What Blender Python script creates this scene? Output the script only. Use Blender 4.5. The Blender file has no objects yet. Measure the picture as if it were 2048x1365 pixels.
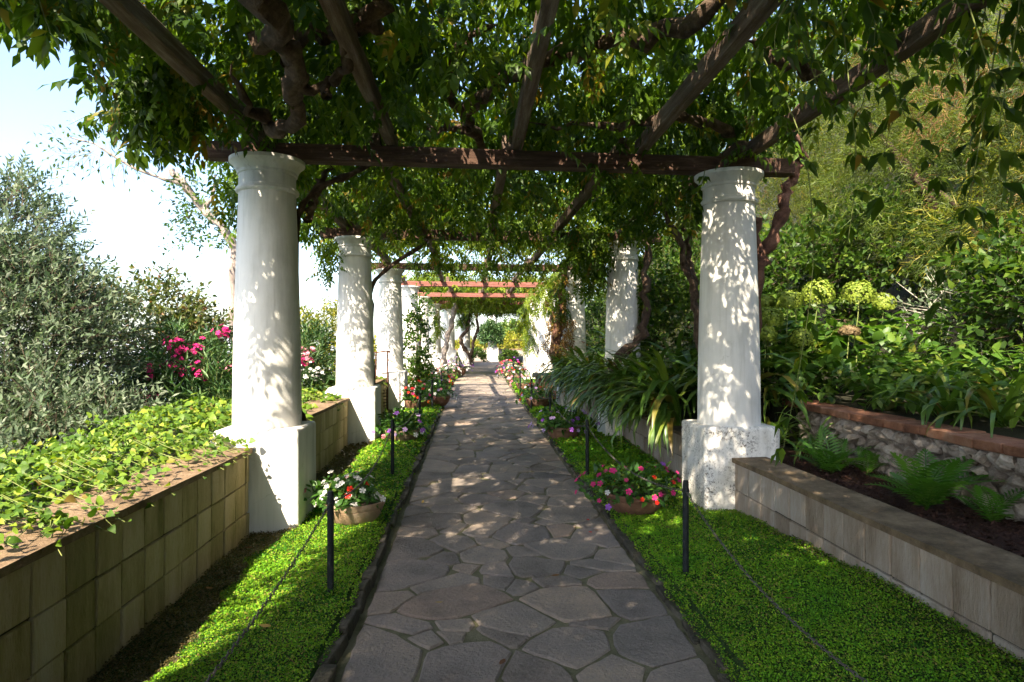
import bpy, bmesh, math, random
import numpy as np
from mathutils import Vector, Matrix

random.seed(7)
RNG = np.random.default_rng(11)
scene = bpy.context.scene
COL = scene.collection
PI = math.pi

# ---------------------------------------------------------------- camera
cam_data = bpy.data.cameras.new('camera')
cam_data.sensor_width = 36.0
cam_data.lens = 1300.0 / 2048.0 * 36.0
cam_data.clip_start = 0.05
cam_data.clip_end = 120000.0
cam = bpy.data.objects.new('camera', cam_data)
cam.location = (0.0, 0.0, 1.55)
cam.rotation_euler = (math.radians(90.0 + 0.11), 0.0, math.radians(-3.478))
COL.objects.link(cam)
scene.camera = cam

# ---------------------------------------------------------------- sky and sun
SUN = Vector((-0.46, -1.05, 1.0)).normalized()          # towards the sun: behind and left of the viewer
world = bpy.data.worlds.new('World')
scene.world = world
world.use_nodes = True
wn = world.node_tree.nodes
wl = world.node_tree.links
bg = wn['Background']
sky = wn.new('ShaderNodeTexSky')
sky.sky_type = 'NISHITA'
sky.sun_disc = False
sky.sun_elevation = math.asin(SUN.z)
sky.sun_rotation = math.atan2(SUN.x, SUN.y) % (2 * PI)
sky.altitude = 280.0
sky.air_density = 1.0
sky.dust_density = 2.2
sky.ozone_density = 1.0
wl.new(sky.outputs[0], bg.inputs[0])
bg.inputs[1].default_value = 0.125
sun_data = bpy.data.lights.new('sun', 'SUN')
sun_data.energy = 5.0
sun_data.angle = math.radians(0.53)
sun_data.color = (1.0, 0.87, 0.68)
sun = bpy.data.objects.new('sun', sun_data)
sun.rotation_euler = (-SUN).to_track_quat('-Z', 'Y').to_euler()
sun.location = (-8, -18, 20)
COL.objects.link(sun)

vs = scene.view_settings
vs.view_transform = 'Standard'
vs.look = 'None'
vs.exposure = 1.98
vs.gamma = 1.0
vs.use_curve_mapping = False
cy = scene.cycles
cy.max_bounces = 7
cy.diffuse_bounces = 4
cy.glossy_bounces = 2
cy.transmission_bounces = 5
cy.transparent_max_bounces = 4
cy.volume_bounces = 0
cy.caustics_reflective = False
cy.caustics_refractive = False
cy.use_adaptive_sampling = True
cy.adaptive_threshold = 0.02
cy.use_denoising = True

# ---------------------------------------------------------------- helpers: materials
MATS = {}

def new_mat(name):
    m = bpy.data.materials.new(name)
    m.use_nodes = True
    MATS[name] = m
    nt = m.node_tree
    return m, nt.nodes, nt.links, nt.nodes['Principled BSDF']

def ramp(nodes, stops):
    r = nodes.new('ShaderNodeValToRGB')
    el = r.color_ramp.elements
    while len(el) < len(stops):
        el.new(0.5)
    for e, (p, c) in zip(el, stops):
        e.position = p
        e.color = (c[0], c[1], c[2], 1.0)
    return r

def noise(nodes, links, vec, scale, detail=4.0, rough=0.6, dist=0.0):
    n = nodes.new('ShaderNodeTexNoise')
    n.inputs['Scale'].default_value = scale
    n.inputs['Detail'].default_value = detail
    n.inputs['Roughness'].default_value = rough
    n.inputs['Distortion'].default_value = dist
    links.new(vec, n.inputs['Vector'])
    return n

def surf(name, stops, scale=4.0, rough=0.85, bump=0.3, bscale=60.0, per_obj=0.0, stretch=None, spec=0.3, fine=0.0, fscale=120.0):
    """A noise-coloured matt surface: colour from a ramp over world-space noise, relief from finer noise."""
    m, n, l, b = new_mat(name)
    pos = n.new('ShaderNodeNewGeometry').outputs['Position']
    if stretch:
        mp = n.new('ShaderNodeMapping')
        mp.inputs['Scale'].default_value = stretch
        l.new(pos, mp.inputs['Vector'])
        pos = mp.outputs[0]
    a = noise(n, l, pos, scale, 6.0, 0.65)
    val = a.outputs['Fac']
    if per_obj:
        oi = n.new('ShaderNodeObjectInfo')
        mr = n.new('ShaderNodeMapRange')
        mr.inputs[3].default_value = -per_obj
        mr.inputs[4].default_value = per_obj
        l.new(oi.outputs['Random'], mr.inputs[0])
        ad = n.new('ShaderNodeMath')
        l.new(val, ad.inputs[0]); l.new(mr.outputs[0], ad.inputs[1])
        val = ad.outputs[0]
    if fine:
        f = noise(n, l, pos, fscale, 3.0, 0.7)
        mr2 = n.new('ShaderNodeMapRange')
        mr2.inputs[3].default_value = -fine
        mr2.inputs[4].default_value = fine
        l.new(f.outputs['Fac'], mr2.inputs[0])
        ad2 = n.new('ShaderNodeMath')
        l.new(val, ad2.inputs[0]); l.new(mr2.outputs[0], ad2.inputs[1])
        val = ad2.outputs[0]
    r = ramp(n, stops)
    l.new(val, r.inputs[0])
    l.new(r.outputs[0], b.inputs['Base Color'])
    b.inputs['Roughness'].default_value = rough
    b.inputs['Specular IOR Level'].default_value = spec
    if bump:
        bn = noise(n, l, pos, bscale, 5.0, 0.7)
        bp = n.new('ShaderNodeBump')
        bp.inputs['Strength'].default_value = bump
        bp.inputs['Distance'].default_value = 0.02
        l.new(bn.outputs['Fac'], bp.inputs['Height'])
        l.new(bp.outputs[0], b.inputs['Normal'])
    return m

def leaf_mat(name, stops, trans=0.4, tcol=(1.25, 1.45, 0.55), rough=0.45, spec=0.35):
    """Leaf: colour picked per leaf from a ramp, glossy on top, letting light through."""
    m, n, l, b = new_mat(name)
    at = n.new('ShaderNodeAttribute')
    at.attribute_name = 'rnd'
    oi = n.new('ShaderNodeObjectInfo')
    ad = n.new('ShaderNodeMath')
    l.new(at.outputs['Fac'], ad.inputs[0]); l.new(oi.outputs['Random'], ad.inputs[1])
    fr = n.new('ShaderNodeMath'); fr.operation = 'FRACT'
    l.new(ad.outputs[0], fr.inputs[0])
    r = ramp(n, stops)
    l.new(fr.outputs[0], r.inputs[0])
    l.new(r.outputs[0], b.inputs['Base Color'])
    b.inputs['Roughness'].default_value = rough
    b.inputs['Specular IOR Level'].default_value = spec
    mul = n.new('ShaderNodeMixRGB'); mul.blend_type = 'MULTIPLY'
    mul.inputs[0].default_value = 1.0
    mul.inputs[2].default_value = (*tcol, 1.0)
    l.new(r.outputs[0], mul.inputs[1])
    tr = n.new('ShaderNodeBsdfTranslucent')
    l.new(mul.outputs[0], tr.inputs['Color'])
    mx = n.new('ShaderNodeMixShader')
    mx.inputs[0].default_value = trans
    l.new(b.outputs[0], mx.inputs[1]); l.new(tr.outputs[0], mx.inputs[2])
    out = n['Material Output']
    l.new(mx.outputs[0], out.inputs['Surface'])
    return m

# ---------------------------------------------------------------- helpers: objects
def tag(o, label=None, cat=None, group=None, kind=None):
    if label: o['label'] = label
    if cat: o['category'] = cat
    if group: o['group'] = group
    if kind: o['kind'] = kind
    return o

def thing(name, loc, label, cat, group=None):
    o = bpy.data.objects.new(name, None)
    o.empty_display_size = 0.1
    o.location = loc
    COL.objects.link(o)
    return tag(o, label, cat, group, 'thing')

def world_loc(o):
    v = Vector(o.location)
    p = o.parent
    while p:
        v = v + Vector(p.location)
        p = p.parent
    return v

def make_mesh(name, V, F, mat=None, rnd=None, smooth=False):
    """Mesh from numpy arrays; all faces have the same corner count."""
    V = np.asarray(V, dtype=np.float32)
    F = np.asarray(F, dtype=np.int32)
    me = bpy.data.meshes.new(name)
    k = F.shape[1]
    me.vertices.add(len(V))
    me.vertices.foreach_set('co', V.ravel())
    me.loops.add(F.size)
    me.loops.foreach_set('vertex_index', F.ravel())
    me.polygons.add(len(F))
    me.polygons.foreach_set('loop_start', np.arange(0, F.size, k, dtype=np.int32))
    if smooth:
        me.polygons.foreach_set('use_smooth', np.ones(len(F), dtype=bool))
    me.update(calc_edges=True)
    if rnd is not None:
        a = me.attributes.new('rnd', 'FLOAT', 'POINT')
        a.data.foreach_set('value', np.asarray(rnd, dtype=np.float32))
    if mat: me.materials.append(MATS[mat])
    return me

def py_mesh(name, V, F, mat=None, smooth=False):
    me = bpy.data.meshes.new(name)
    me.from_pydata([tuple(v) for v in V], [], F)
    if smooth:
        for p in me.polygons: p.use_smooth = True
    if mat: me.materials.append(MATS[mat])
    me.update()
    return me

def put(name, me, parent=None, loc=(0, 0, 0), rot=None, scale=None):
    """Link a mesh as an object. loc is a WORLD position; parents carry no rotation."""
    o = bpy.data.objects.new(name, me)
    COL.objects.link(o)
    if parent:
        o.parent = parent
        o.location = Vector(loc) - world_loc(parent)
    else:
        o.location = loc
    if rot is not None: o.rotation_euler = rot
    if scale is not None: o.scale = scale if hasattr(scale, '__len__') else (scale,) * 3
    return o

def put_world(name, V, F, mat, parent=None, rnd=None, smooth=False, kind=None, big=True):
    """Mesh given in world coordinates, stored relative to its parent's place."""
    if parent is not None:
        off = world_loc(parent)
    else:
        off = Vector((0, 0, 0))
    V = np.asarray(V, dtype=np.float64) - np.array(off)
    me = make_mesh(name, V, F, mat, rnd, smooth) if big else py_mesh(name, V, F, mat, smooth)
    o = bpy.data.objects.new(name, me)
    COL.objects.link(o)
    if parent is not None: o.parent = parent
    if kind: o['kind'] = kind
    return o

def bm_to_mesh(name, bm, mat, smooth=False):
    me = bpy.data.meshes.new(name)
    bmesh.ops.recalc_face_normals(bm, faces=bm.faces)
    if smooth:
        for f in bm.faces: f.smooth = True
    bm.to_mesh(me); bm.free()
    if mat: me.materials.append(MATS[mat])
    return me

def box_mesh(name, sx, sy, sz, mat, bev=0.01, seg=1, jitter=0.0, base=False):
    """Bevelled box centred on the origin (base=True: standing on it)."""
    bm = bmesh.new()
    bmesh.ops.create_cube(bm, size=1.0)
    for v in bm.verts:
        v.co.x *= sx; v.co.y *= sy; v.co.z *= sz
        if base: v.co.z += sz / 2
        if jitter:
            v.co += Vector((random.uniform(-1, 1), random.uniform(-1, 1), random.uniform(-1, 1))) * jitter
    if bev:
        bmesh.ops.bevel(bm, geom=list(bm.edges), offset=bev, segments=seg, profile=0.5, affect='EDGES', clamp_overlap=True)
    return bm_to_mesh(name, bm, mat)

def lathe_mesh(name, prof, mat, seg=40, smooth=True, sharp=35):
    V = []; F = []
    n = len(prof)
    for r, z in prof:
        for k in range(seg):
            a = 2 * PI * k / seg
            V.append((r * math.cos(a), r * math.sin(a), z))
    for i in range(n - 1):
        for k in range(seg):
            k2 = (k + 1) % seg
            F.append((i * seg + k, i * seg + k2, (i + 1) * seg + k2, (i + 1) * seg + k))
    F.append(tuple(range(seg))[::-1])
    F.append(tuple((n - 1) * seg + k for k in range(seg)))
    me = py_mesh(name, V, F, mat, smooth)
    if smooth:
        me.set_sharp_from_angle(angle=math.radians(sharp))
    return me

def tube(pts, radii, seg=6, wob=0.0, cap=True):
    """Tapered tube along a polyline: vertex and quad arrays (world coordinates)."""
    P = np.array(pts, dtype=float)
    n = len(P)
    R = np.array(radii, dtype=float) if hasattr(radii, '__len__') else np.full(n, float(radii))
    T = np.gradient(P, axis=0)
    T /= np.linalg.norm(T, axis=1)[:, None] + 1e-9
    ref = np.array([0.0, 0.0, 1.0]) if abs(T[0, 2]) < 0.9 else np.array([1.0, 0.0, 0.0])
    V = []
    N = np.cross(T[0], ref); N /= np.linalg.norm(N)
    for i in range(n):
        N = N - T[i] * np.dot(N, T[i]); N /= np.linalg.norm(N) + 1e-9
        B = np.cross(T[i], N)
        for k in range(seg):
            a = 2 * PI * k / seg
            r = R[i] * (1 + wob * RNG.uniform(-1, 1))
            V.append(P[i] + (N * math.cos(a) + B * math.sin(a)) * r)
    F = []
    for i in range(n - 1):
        for k in range(seg):
            k2 = (k + 1) % seg
            F.append((i * seg + k, i * seg + k2, (i + 1) * seg + k2, (i + 1) * seg + k))
    return np.array(V), np.array(F)

def spline(ctrl, n):
    """Catmull-Rom through control points."""
    C = np.array(ctrl, dtype=float)
    C = np.vstack([2 * C[0] - C[1], C, 2 * C[-1] - C[-2]])
    m = len(C) - 3
    out = []
    for i in range(n):
        t = i / (n - 1) * m
        k = min(int(t), m - 1); u = t - k
        p0, p1, p2, p3 = C[k:k + 4]
        out.append(0.5 * ((2 * p1) + (-p0 + p2) * u + (2 * p0 - 5 * p1 + 4 * p2 - p3) * u * u + (-p0 + 3 * p1 - 3 * p2 + p3) * u ** 3))
    return np.array(out)

def join(parts):
    """Join (V,F) pairs with equal corner counts."""
    Vs, Fs, o = [], [], 0
    for V, F in parts:
        Vs.append(np.asarray(V, dtype=float)); Fs.append(np.asarray(F) + o); o += len(V)
    return np.vstack(Vs), np.vstack(Fs)

def unit(a):
    return a / (np.linalg.norm(a, axis=-1, keepdims=True) + 1e-9)

def bases(D, Nn, S):
    """Rotation+scale matrices whose y axis is D and z axis close to Nn."""
    y = unit(D)
    x = unit(np.cross(y, Nn))
    z = np.cross(x, y)
    M = np.stack([x, y, z], axis=-1)
    S = np.asarray(S, dtype=float)
    if S.ndim == 1: return M * S[:, None, None]
    return M * S[:, None, :]

def scatter(tmpl, M, P):
    tv, tf = tmpl
    V = (np.einsum('nij,vj->nvi', M, tv) + P[:, None, :]).reshape(-1, 3)
    F = (tf[None] + (np.arange(len(P)) * len(tv))[:, None, None]).reshape(-1, tf.shape[1])
    return V, F

def rnd_for(tmpl, n, r=None):
    r = RNG.random(n) if r is None else r
    return np.repeat(r, len(tmpl[0]))

def scatter_multi(tmpls, M, P, r=None):
    """Scatter with a random choice among templates; returns V, F, rnd."""
    r = RNG.random(len(P)) if r is None else r
    ch = RNG.integers(0, len(tmpls), len(P))
    Vs, Fs, Rs, o = [], [], [], 0
    for i, t in enumerate(tmpls):
        k = ch == i
        if not k.any(): continue
        V, F = scatter(t, M[k], P[k])
        Vs.append(V); Fs.append(F + o); Rs.append(np.repeat(r[k], len(t[0]))); o += len(V)
    return np.vstack(Vs), np.vstack(Fs), np.concatenate(Rs)

def rand_dirs(n):
    return unit(RNG.normal(size=(n, 3)))

# value noise in the plane, for the canopy's gaps and uneven ground
_G = RNG.random((64, 64))
def vnoise(x, y, s=1.0):
    x = np.asarray(x) * s + 100.0; y = np.asarray(y) * s + 100.0
    xi = np.floor(x).astype(int); yi = np.floor(y).astype(int)
    fx = x - xi; fy = y - yi
    fx = fx * fx * (3 - 2 * fx); fy = fy * fy * (3 - 2 * fy)
    g = lambda a, b: _G[a % 64, b % 64]
    return (g(xi, yi) * (1 - fx) + g(xi + 1, yi) * fx) * (1 - fy) + (g(xi, yi + 1) * (1 - fx) + g(xi + 1, yi + 1) * fx) * fy

def gz(y):                       # the path climbs gently away from the viewer
    return 0.012 * y

def bend(y):                     # and the far bays swing a little to one side
    return 0.008 * max(0.0, y - 20.0) ** 2

# ---------------------------------------------------------------- helpers: leaf templates
def leaflet(L=1.0, W=0.4, fold=0.12, droop=0.1):
    """Four-triangle leaf along +y."""
    v = np.array([(0, 0, 0), (-W / 2, 0.42 * L, fold * W), (0, 0.45 * L, 0), (W / 2, 0.42 * L, fold * W), (0, L, -droop * L)])
    f = np.array([(0, 2, 1), (0, 3, 2), (1, 2, 4), (2, 3, 4)])
    return v, f

def leaf2(L=1.0, W=0.4, fold=0.1, droop=0.08):
    v = np.array([(0, 0, 0), (W / 2, 0.42 * L, fold * W), (0, L, -droop * L), (-W / 2, 0.42 * L, fold * W)])
    f = np.array([(0, 1, 2), (0, 2, 3)])
    return v, f

def broad_leaf(L=1.0, W=0.55, droop=0.25, seg=5, heart=False, fold=0.1, wave=0.0):
    """A smooth ovate leaf with a stalk, 4*seg triangles."""
    V = []; F = []
    for i in range(seg + 1):
        t = i / seg
        w = W / 2 * (math.sin(PI * min(1, (t * 0.93 + 0.04)) ** 0.75))
        if heart: w = W / 2 * (math.sin(PI * (t * 0.9 + 0.1) ** 0.55) ** 0.9 if t < 1 else 0)
        if i == seg: w = 0.0
        z = -droop * L * t * t + wave * math.sin(t * 9)
        y = L * t
        V += [(-w, y, z + fold * w), (0, y, z), (w, y, z + fold * w)]
    for i in range(seg):
        a = 3 * i; b = a + 3
        F += [(a, a + 1, b + 1), (a, b + 1, b), (a + 1, a + 2, b + 2), (a + 1, b + 2, b + 1)]
    return np.array(V, dtype=float), np.array(F)

def compound(pairs=5, hi=True, seed=0, droop=0.5):
    """A wisteria leaf: curved midrib along +y (length 1) with paired hanging leaflets."""
    rs = np.random.default_rng(seed)
    parts = []
    rib = lambda t: np.array([0.0, t, -droop * t * t])
    for i in range(pairs + 1):
        t = 0.24 + 0.76 * i / pairs
        p = rib(min(t, 1.0))
        for s in ((-1, 1) if i < pairs else (0,)):
            d = np.array([s * 0.85, 0.6 if s else 1.0, -0.35 - 0.3 * rs.random() - droop * t * 0.5])
            d += rs.normal(size=3) * 0.12
            L = (0.30 + 0.05 * rs.random()) * (0.85 if i == 0 else 1.0)
            t0 = leaflet(1, 0.42, 0.15, 0.15) if hi else leaf2(1, 0.44)
            M = bases(d[None], np.array([[0.1 * s, 0.2, 1.0]]) + rs.normal(size=(1, 3)) * 0.25, np.array([L]))
            V, F = scatter(t0, M, p[None])
            parts.append((V, F))
    # midrib as a thin ribbon
    for a, b in ((0, 0.5), (0.5, 1.0)):
        pa, pb = rib(a), rib(b)
        w = np.array([0.008, 0, 0])
        parts.append((np.array([pa - w, pa + w, pb]), np.array([(0, 1, 2)])))
    return join(parts)

def strap(L=1.0, W=0.06, up=1.0, bendk=1.6, seg=7):
    """Arching strap leaf: leaves the crown upward, then bows over."""
    V = []; F = []
    a = math.radians(78) * up; y = z = 0.0
    for i in range(seg + 1):
        t = i / seg
        w = W / 2 * (0.55 + 0.9 * t if t < 0.45 else 0.955 * (1 - ((t - 0.45) / 0.55) ** 2.2)) + 0.001
        V += [(-w, y, z + 0.25 * w), (0, y, z), (w, y, z + 0.25 * w)]
        y += L / seg * math.cos(a); z += L / seg * math.sin(a)
        a -= bendk / seg * (0.6 + 0.9 * t)
    for i in range(seg):
        p = 3 * i; q = p + 3
        F += [(p, p + 1, q + 1, q), (p + 1, p + 2, q + 2, q + 1)]
    return np.array(V, dtype=float), np.array(F)

def feather(n=34, seed=0, curl=0.5):
    """A feathery drooping spray: thin needles along a bowed stem."""
    rs = np.random.default_rng(seed)
    V = []; F = []
    for i in range(n):
        t = (i + 0.5) / n
        p = np.array([0, t, -curl * t * t])
        s = -1 if i % 2 else 1
        d = np.array([s * 0.7, 0.75, -0.3]) + rs.normal(size=3) * 0.25
        d /= np.linalg.norm(d)
        L = 0.27 * (1 - 0.45 * t) * (0.7 + 0.6 * rs.random())
        w = np.cross(d, rs.normal(size=3)); w = w / np.linalg.norm(w) * 0.0115
        o = len(V)
        V += [p - w, p + w, p + d * L]
        F.append((o, o + 1, o + 2))
    return np.array(V), np.array(F)

def fern_frond(n=15):
    V = []; F = []
    for i in range(n):
        t = 0.12 + 0.88 * i / n
        p = np.array([0, t, 0.55 * t - 0.75 * t * t])
        L = 0.24 * math.sin(PI * min(1.0, (t * 0.9 + 0.12))) + 0.02
        for s in (-1, 1):
            d = np.array([s, 0.35, -0.12]); d /= np.linalg.norm(d)
            o = len(V)
            w = np.array([0, 0.026, 0.0])
            V += [p - w, p + d * L * 0.55 - w * 0.9, p + d * L, p + d * L * 0.5 + w * 0.9]
            F.append((o, o + 1, o + 2, o + 3))
    for i in range(5):
        t0, t1 = i / 5, (i + 1) / 5
        q = lambda t: np.array([0, t, 0.55 * t - 0.75 * t * t])
        o = len(V); w = np.array([0.008, 0, 0])
        V += [q(t0) - w, q(t0) + w, q(t1) + w, q(t1) - w]
        F.append((o, o + 1, o + 2, o + 3))
    return np.array(V), np.array(F)

def twig_cloud(c, rad, n, ln, m, spread=0.8, up=0.35, inner=0.45, low=-0.5, ang=0.9, nrm_up=0.8, droop=0.25):
    """Leaves set along twigs that point out of an ellipsoid. Returns leaf P, D, N and the twigs."""
    c = np.array(c, dtype=float); rad = np.array(rad, dtype=float)
    d = rand_dirs(int(n * 2.2)); d = d[d[:, 2] > low][:n]
    n = len(d)
    rr = inner + (1 - inner) * RNG.random(n) ** 0.6
    bump = 0.78 + 0.42 * vnoise(d[:, 0] * 2.1 + c[0], d[:, 1] * 2.1 + d[:, 2] * 1.7 + c[1], 1.3)
    s = c + d * rad * (rr * bump)[:, None]
    td = unit(d + np.array([0, 0, up]) + RNG.normal(size=(n, 3)) * spread * 0.5)
    tl = ln * RNG.uniform(0.6, 1.3, n)
    t = (np.arange(m) + 0.6) / m
    P = s[:, None, :] + td[:, None, :] * (tl[:, None] * t[None])[:, :, None]
    P[:, :, 2] -= droop * tl[:, None] * t[None] ** 2
    ref = unit(np.cross(td, RNG.normal(size=(n, 3))))
    ref2 = np.cross(td, ref)
    az = np.arange(m) * 2.4 + RNG.random((n, 1)) * 6.28
    side = ref[:, None, :] * np.cos(az)[:, :, None] + ref2[:, None, :] * np.sin(az)[:, :, None]
    D = unit(td[:, None, :] * math.cos(ang) + side * math.sin(ang))
    Nn = np.array([0, 0, nrm_up]) + RNG.normal(size=D.shape) * 0.45
    tw = np.stack([s, s + td * tl[:, None] + np.stack([0 * tl, 0 * tl, -droop * tl], -1)], axis=1)
    return P.reshape(-1, 3), D.reshape(-1, 3), Nn.reshape(-1, 3), tw

def twig_sticks(tw, w=0.004):
    """Thin three-cornered sticks for twigs."""
    a, b = tw[:, 0], tw[:, 1]
    d = unit(b - a)
    x = unit(np.cross(d, RNG.normal(size=d.shape))); y = np.cross(d, x)
    n = len(a)
    V = np.stack([a + x * w, a - x * w * 0.5 + y * w * 0.87, a - x * w * 0.5 - y * w * 0.87, b], axis=1).reshape(-1, 3)
    t = np.array([(0, 1, 3), (1, 2, 3), (2, 0, 3)])
    F = (t[None] + (np.arange(n) * 4)[:, None, None]).reshape(-1, 3)
    return V, F

CAM = np.array((0.0, 0.0, 1.55))
def single_leaves(parent, tmpls, mat, P, M, n_single, part='leaf', mass='foliage', r=None, minY=0.3):
    """The n_single leaves that show largest become parts of their own; the rest are one mass."""
    r = RNG.random(len(P)) if r is None else r
    dist = np.linalg.norm(P - CAM, axis=1)
    size = np.linalg.norm(M[:, :, 1], axis=1)
    score = size / np.maximum(dist, 0.3)
    score[(P[:, 1] < minY)] = 0
    order = np.argsort(-score)
    idx, rest = order[:n_single], order[n_single:]
    key = (part, mat, id(tmpls))
    meshes = _SINGLE.setdefault(key, [make_mesh(part, t[0], t[1], mat, np.full(len(t[0]), 0.0)) for t in tmpls]) if n_single else []
    off = world_loc(parent)
    for i in idx:
        o = bpy.data.objects.new(part, meshes[RNG.integers(0, len(meshes))])
        COL.objects.link(o)
        o.parent = parent
        m4 = Matrix([list(M[i][0]) + [P[i][0] - off.x], list(M[i][1]) + [P[i][1] - off.y], list(M[i][2]) + [P[i][2] - off.z], [0, 0, 0, 1]])
        o.matrix_basis = m4
    if len(rest):
        V, F, R = scatter_multi(tmpls, M[rest], P[rest], r[rest])
        put_world(mass, V, F, mat, parent, R, kind='stuff')
_SINGLE = {}

# ---------------------------------------------------------------- materials
def whitewash(name, speck=0.0, dirt=0.12):
    m, n, l, b = new_mat(name)
    pos = n.new('ShaderNodeNewGeometry').outputs['Position']
    a = noise(n, l, pos, 1.3, 6, 0.6)
    mp = n.new('ShaderNodeMapping'); mp.inputs['Scale'].default_value = (9, 9, 1.0)
    l.new(pos, mp.inputs['Vector'])
    st = noise(n, l, mp.outputs[0], 1.0, 4, 0.6)
    mul = n.new('ShaderNodeMath'); mul.operation = 'MULTIPLY'
    l.new(a.outputs['Fac'], mul.inputs[0]); l.new(st.outputs['Fac'], mul.inputs[1])
    r = ramp(n, [(0.10, (0.72 - dirt * 2, 0.71 - dirt * 2, 0.67 - dirt * 2)), (0.24, (0.715, 0.695, 0.655)), (0.5, (0.78, 0.76, 0.72))])
    l.new(mul.outputs[0], r.inputs[0])
    col = r.outputs[0]
    if speck:
        # dark lichen specks, gathered in patches
        big = noise(n, l, pos, 4.0, 4, 0.65, 0.4)
        sm = noise(n, l, pos, 62.0, 3, 0.75)
        s1 = n.new('ShaderNodeMath'); s1.operation = 'MULTIPLY'
        rb = ramp(n, [(0.40, (0, 0, 0)), (0.58, (1, 1, 1))]); l.new(big.outputs['Fac'], rb.inputs[0])
        rs = ramp(n, [(0.50, (0, 0, 0)), (0.62, (1, 1, 1))]); l.new(sm.outputs['Fac'], rs.inputs[0])
        l.new(rb.outputs[0], s1.inputs[0]); l.new(rs.outputs[0], s1.inputs[1])
        s2 = n.new('ShaderNodeMath'); s2.operation = 'MULTIPLY'; s2.inputs[1].default_value = speck
        l.new(s1.outputs[0], s2.inputs[0])
        mx = n.new('ShaderNodeMixRGB')
        mx.inputs[2].default_value = (0.10, 0.085, 0.07, 1)
        l.new(s2.outputs[0], mx.inputs[0]); l.new(col, mx.inputs[1])
        col = mx.outputs[0]
    # hairline cracks and rain drips in the plaster
    wv = n.new('ShaderNodeMixRGB'); wv.blend_type = 'ADD'; wv.inputs[0].default_value = 0.25
    wn_ = noise(n, l, pos, 5.0, 4, 0.6)
    l.new(pos, wv.inputs[1]); l.new(wn_.outputs['Color'], wv.inputs[2])
    vo = n.new('ShaderNodeTexVoronoi'); vo.feature = 'DISTANCE_TO_EDGE'; vo.inputs['Scale'].default_value = 1.7
    l.new(wv.outputs[0], vo.inputs['Vector'])
    cr = ramp(n, [(0.0, (1, 1, 1)), (0.007, (0, 0, 0))]); l.new(vo.outputs['Distance'], cr.inputs[0])
    cm = noise(n, l, pos, 1.1, 2, 0.5)
    cmr = ramp(n, [(0.50, (0, 0, 0)), (0.62, (0.5, 0.5, 0.5))]); l.new(cm.outputs['Fac'], cmr.inputs[0])
    mp2 = n.new('ShaderNodeMapping'); mp2.inputs['Scale'].default_value = (26, 26, 0.9); l.new(pos, mp2.inputs['Vector'])
    dr = noise(n, l, mp2.outputs[0], 1.0, 3, 0.6)
    drr = ramp(n, [(0.60, (0, 0, 0)), (0.80, (0.42, 0.42, 0.42))]); l.new(dr.outputs['Fac'], drr.inputs[0])
    pr = n.new('ShaderNodeMath'); pr.operation = 'MULTIPLY'; l.new(cr.outputs[0], pr.inputs[0]); l.new(cmr.outputs[0], pr.inputs[1])
    ad = n.new('ShaderNodeMath'); ad.operation = 'MAXIMUM'; l.new(pr.outputs[0], ad.inputs[0]); l.new(drr.outputs[0], ad.inputs[1])
    mc = n.new('ShaderNodeMixRGB'); mc.inputs[2].default_value = (0.40, 0.37, 0.31, 1)
    l.new(ad.outputs[0], mc.inputs[0]); l.new(col, mc.inputs[1])
    col = mc.outputs[0]
    l.new(col, b.inputs['Base Color'])
    b.inputs['Roughness'].default_value = 0.8
    b.inputs['Specular IOR Level'].default_value = 0.25
    bn = noise(n, l, pos, 14.0, 7, 0.6)
    bp = n.new('ShaderNodeBump'); bp.inputs['Strength'].default_value = 0.22; bp.inputs['Distance'].default_value = 0.02
    l.new(bn.outputs['Fac'], bp.inputs['Height']); l.new(bp.outputs[0], b.inputs['Normal'])

whitewash('whitewash', speck=0.0)
whitewash('whitewash_foot', speck=0.35, dirt=0.16)
whitewash('whitewash_lichen', speck=1.0, dirt=0.2)
surf('soil', [(0.3, (0.022, 0.014, 0.009)), (0.5, (0.05, 0.033, 0.022)), (0.7, (0.085, 0.06, 0.04))], 5, 0.95, 0.8, 40)
surf('hill_soil', [(0.3, (0.012, 0.014, 0.006)), (0.6, (0.025, 0.024, 0.012)), (0.75, (0.045, 0.035, 0.02))], 2, 0.95, 0.8, 20)
surf('mulch', [(0.3, (0.02, 0.009, 0.006)), (0.55, (0.06, 0.026, 0.015)), (0.75, (0.13, 0.065, 0.04))], 30, 0.95, 0.9, 70)
surf('mortar', [(0.3, (0.075, 0.074, 0.036)), (0.5, (0.135, 0.125, 0.070)), (0.7, (0.20, 0.18, 0.12))], 6, 0.95, 0.5, 80, fine=0.15)
surf('flagstone', [(0.18, (0.105, 0.088, 0.074)), (0.40, (0.195, 0.167, 0.142)), (0.58, (0.260, 0.220, 0.184)), (0.82, (0.38, 0.30, 0.225))], 3.0, 0.82, 1.0, 38, per_obj=0.15, fine=0.25, fscale=75, spec=0.3)
def tint_per_object(name, stops):
    m = MATS[name]; n = m.node_tree.nodes; l = m.node_tree.links
    b = n['Principled BSDF']
    src = b.inputs['Base Color'].links[0].from_socket
    oi = n.new('ShaderNodeObjectInfo')
    mu = n.new('ShaderNodeMath'); mu.operation = 'MULTIPLY'; mu.inputs[1].default_value = 7.13
    fr = n.new('ShaderNodeMath'); fr.operation = 'FRACT'
    l.new(oi.outputs['Random'], mu.inputs[0]); l.new(mu.outputs[0], fr.inputs[0])
    r = ramp(n, stops); l.new(fr.outputs[0], r.inputs[0])
    mx = n.new('ShaderNodeMixRGB'); mx.blend_type = 'MULTIPLY'; mx.inputs[0].default_value = 1.0
    l.new(src, mx.inputs[1]); l.new(r.outputs[0], mx.inputs[2]); l.new(mx.outputs[0], b.inputs['Base Color'])
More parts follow.
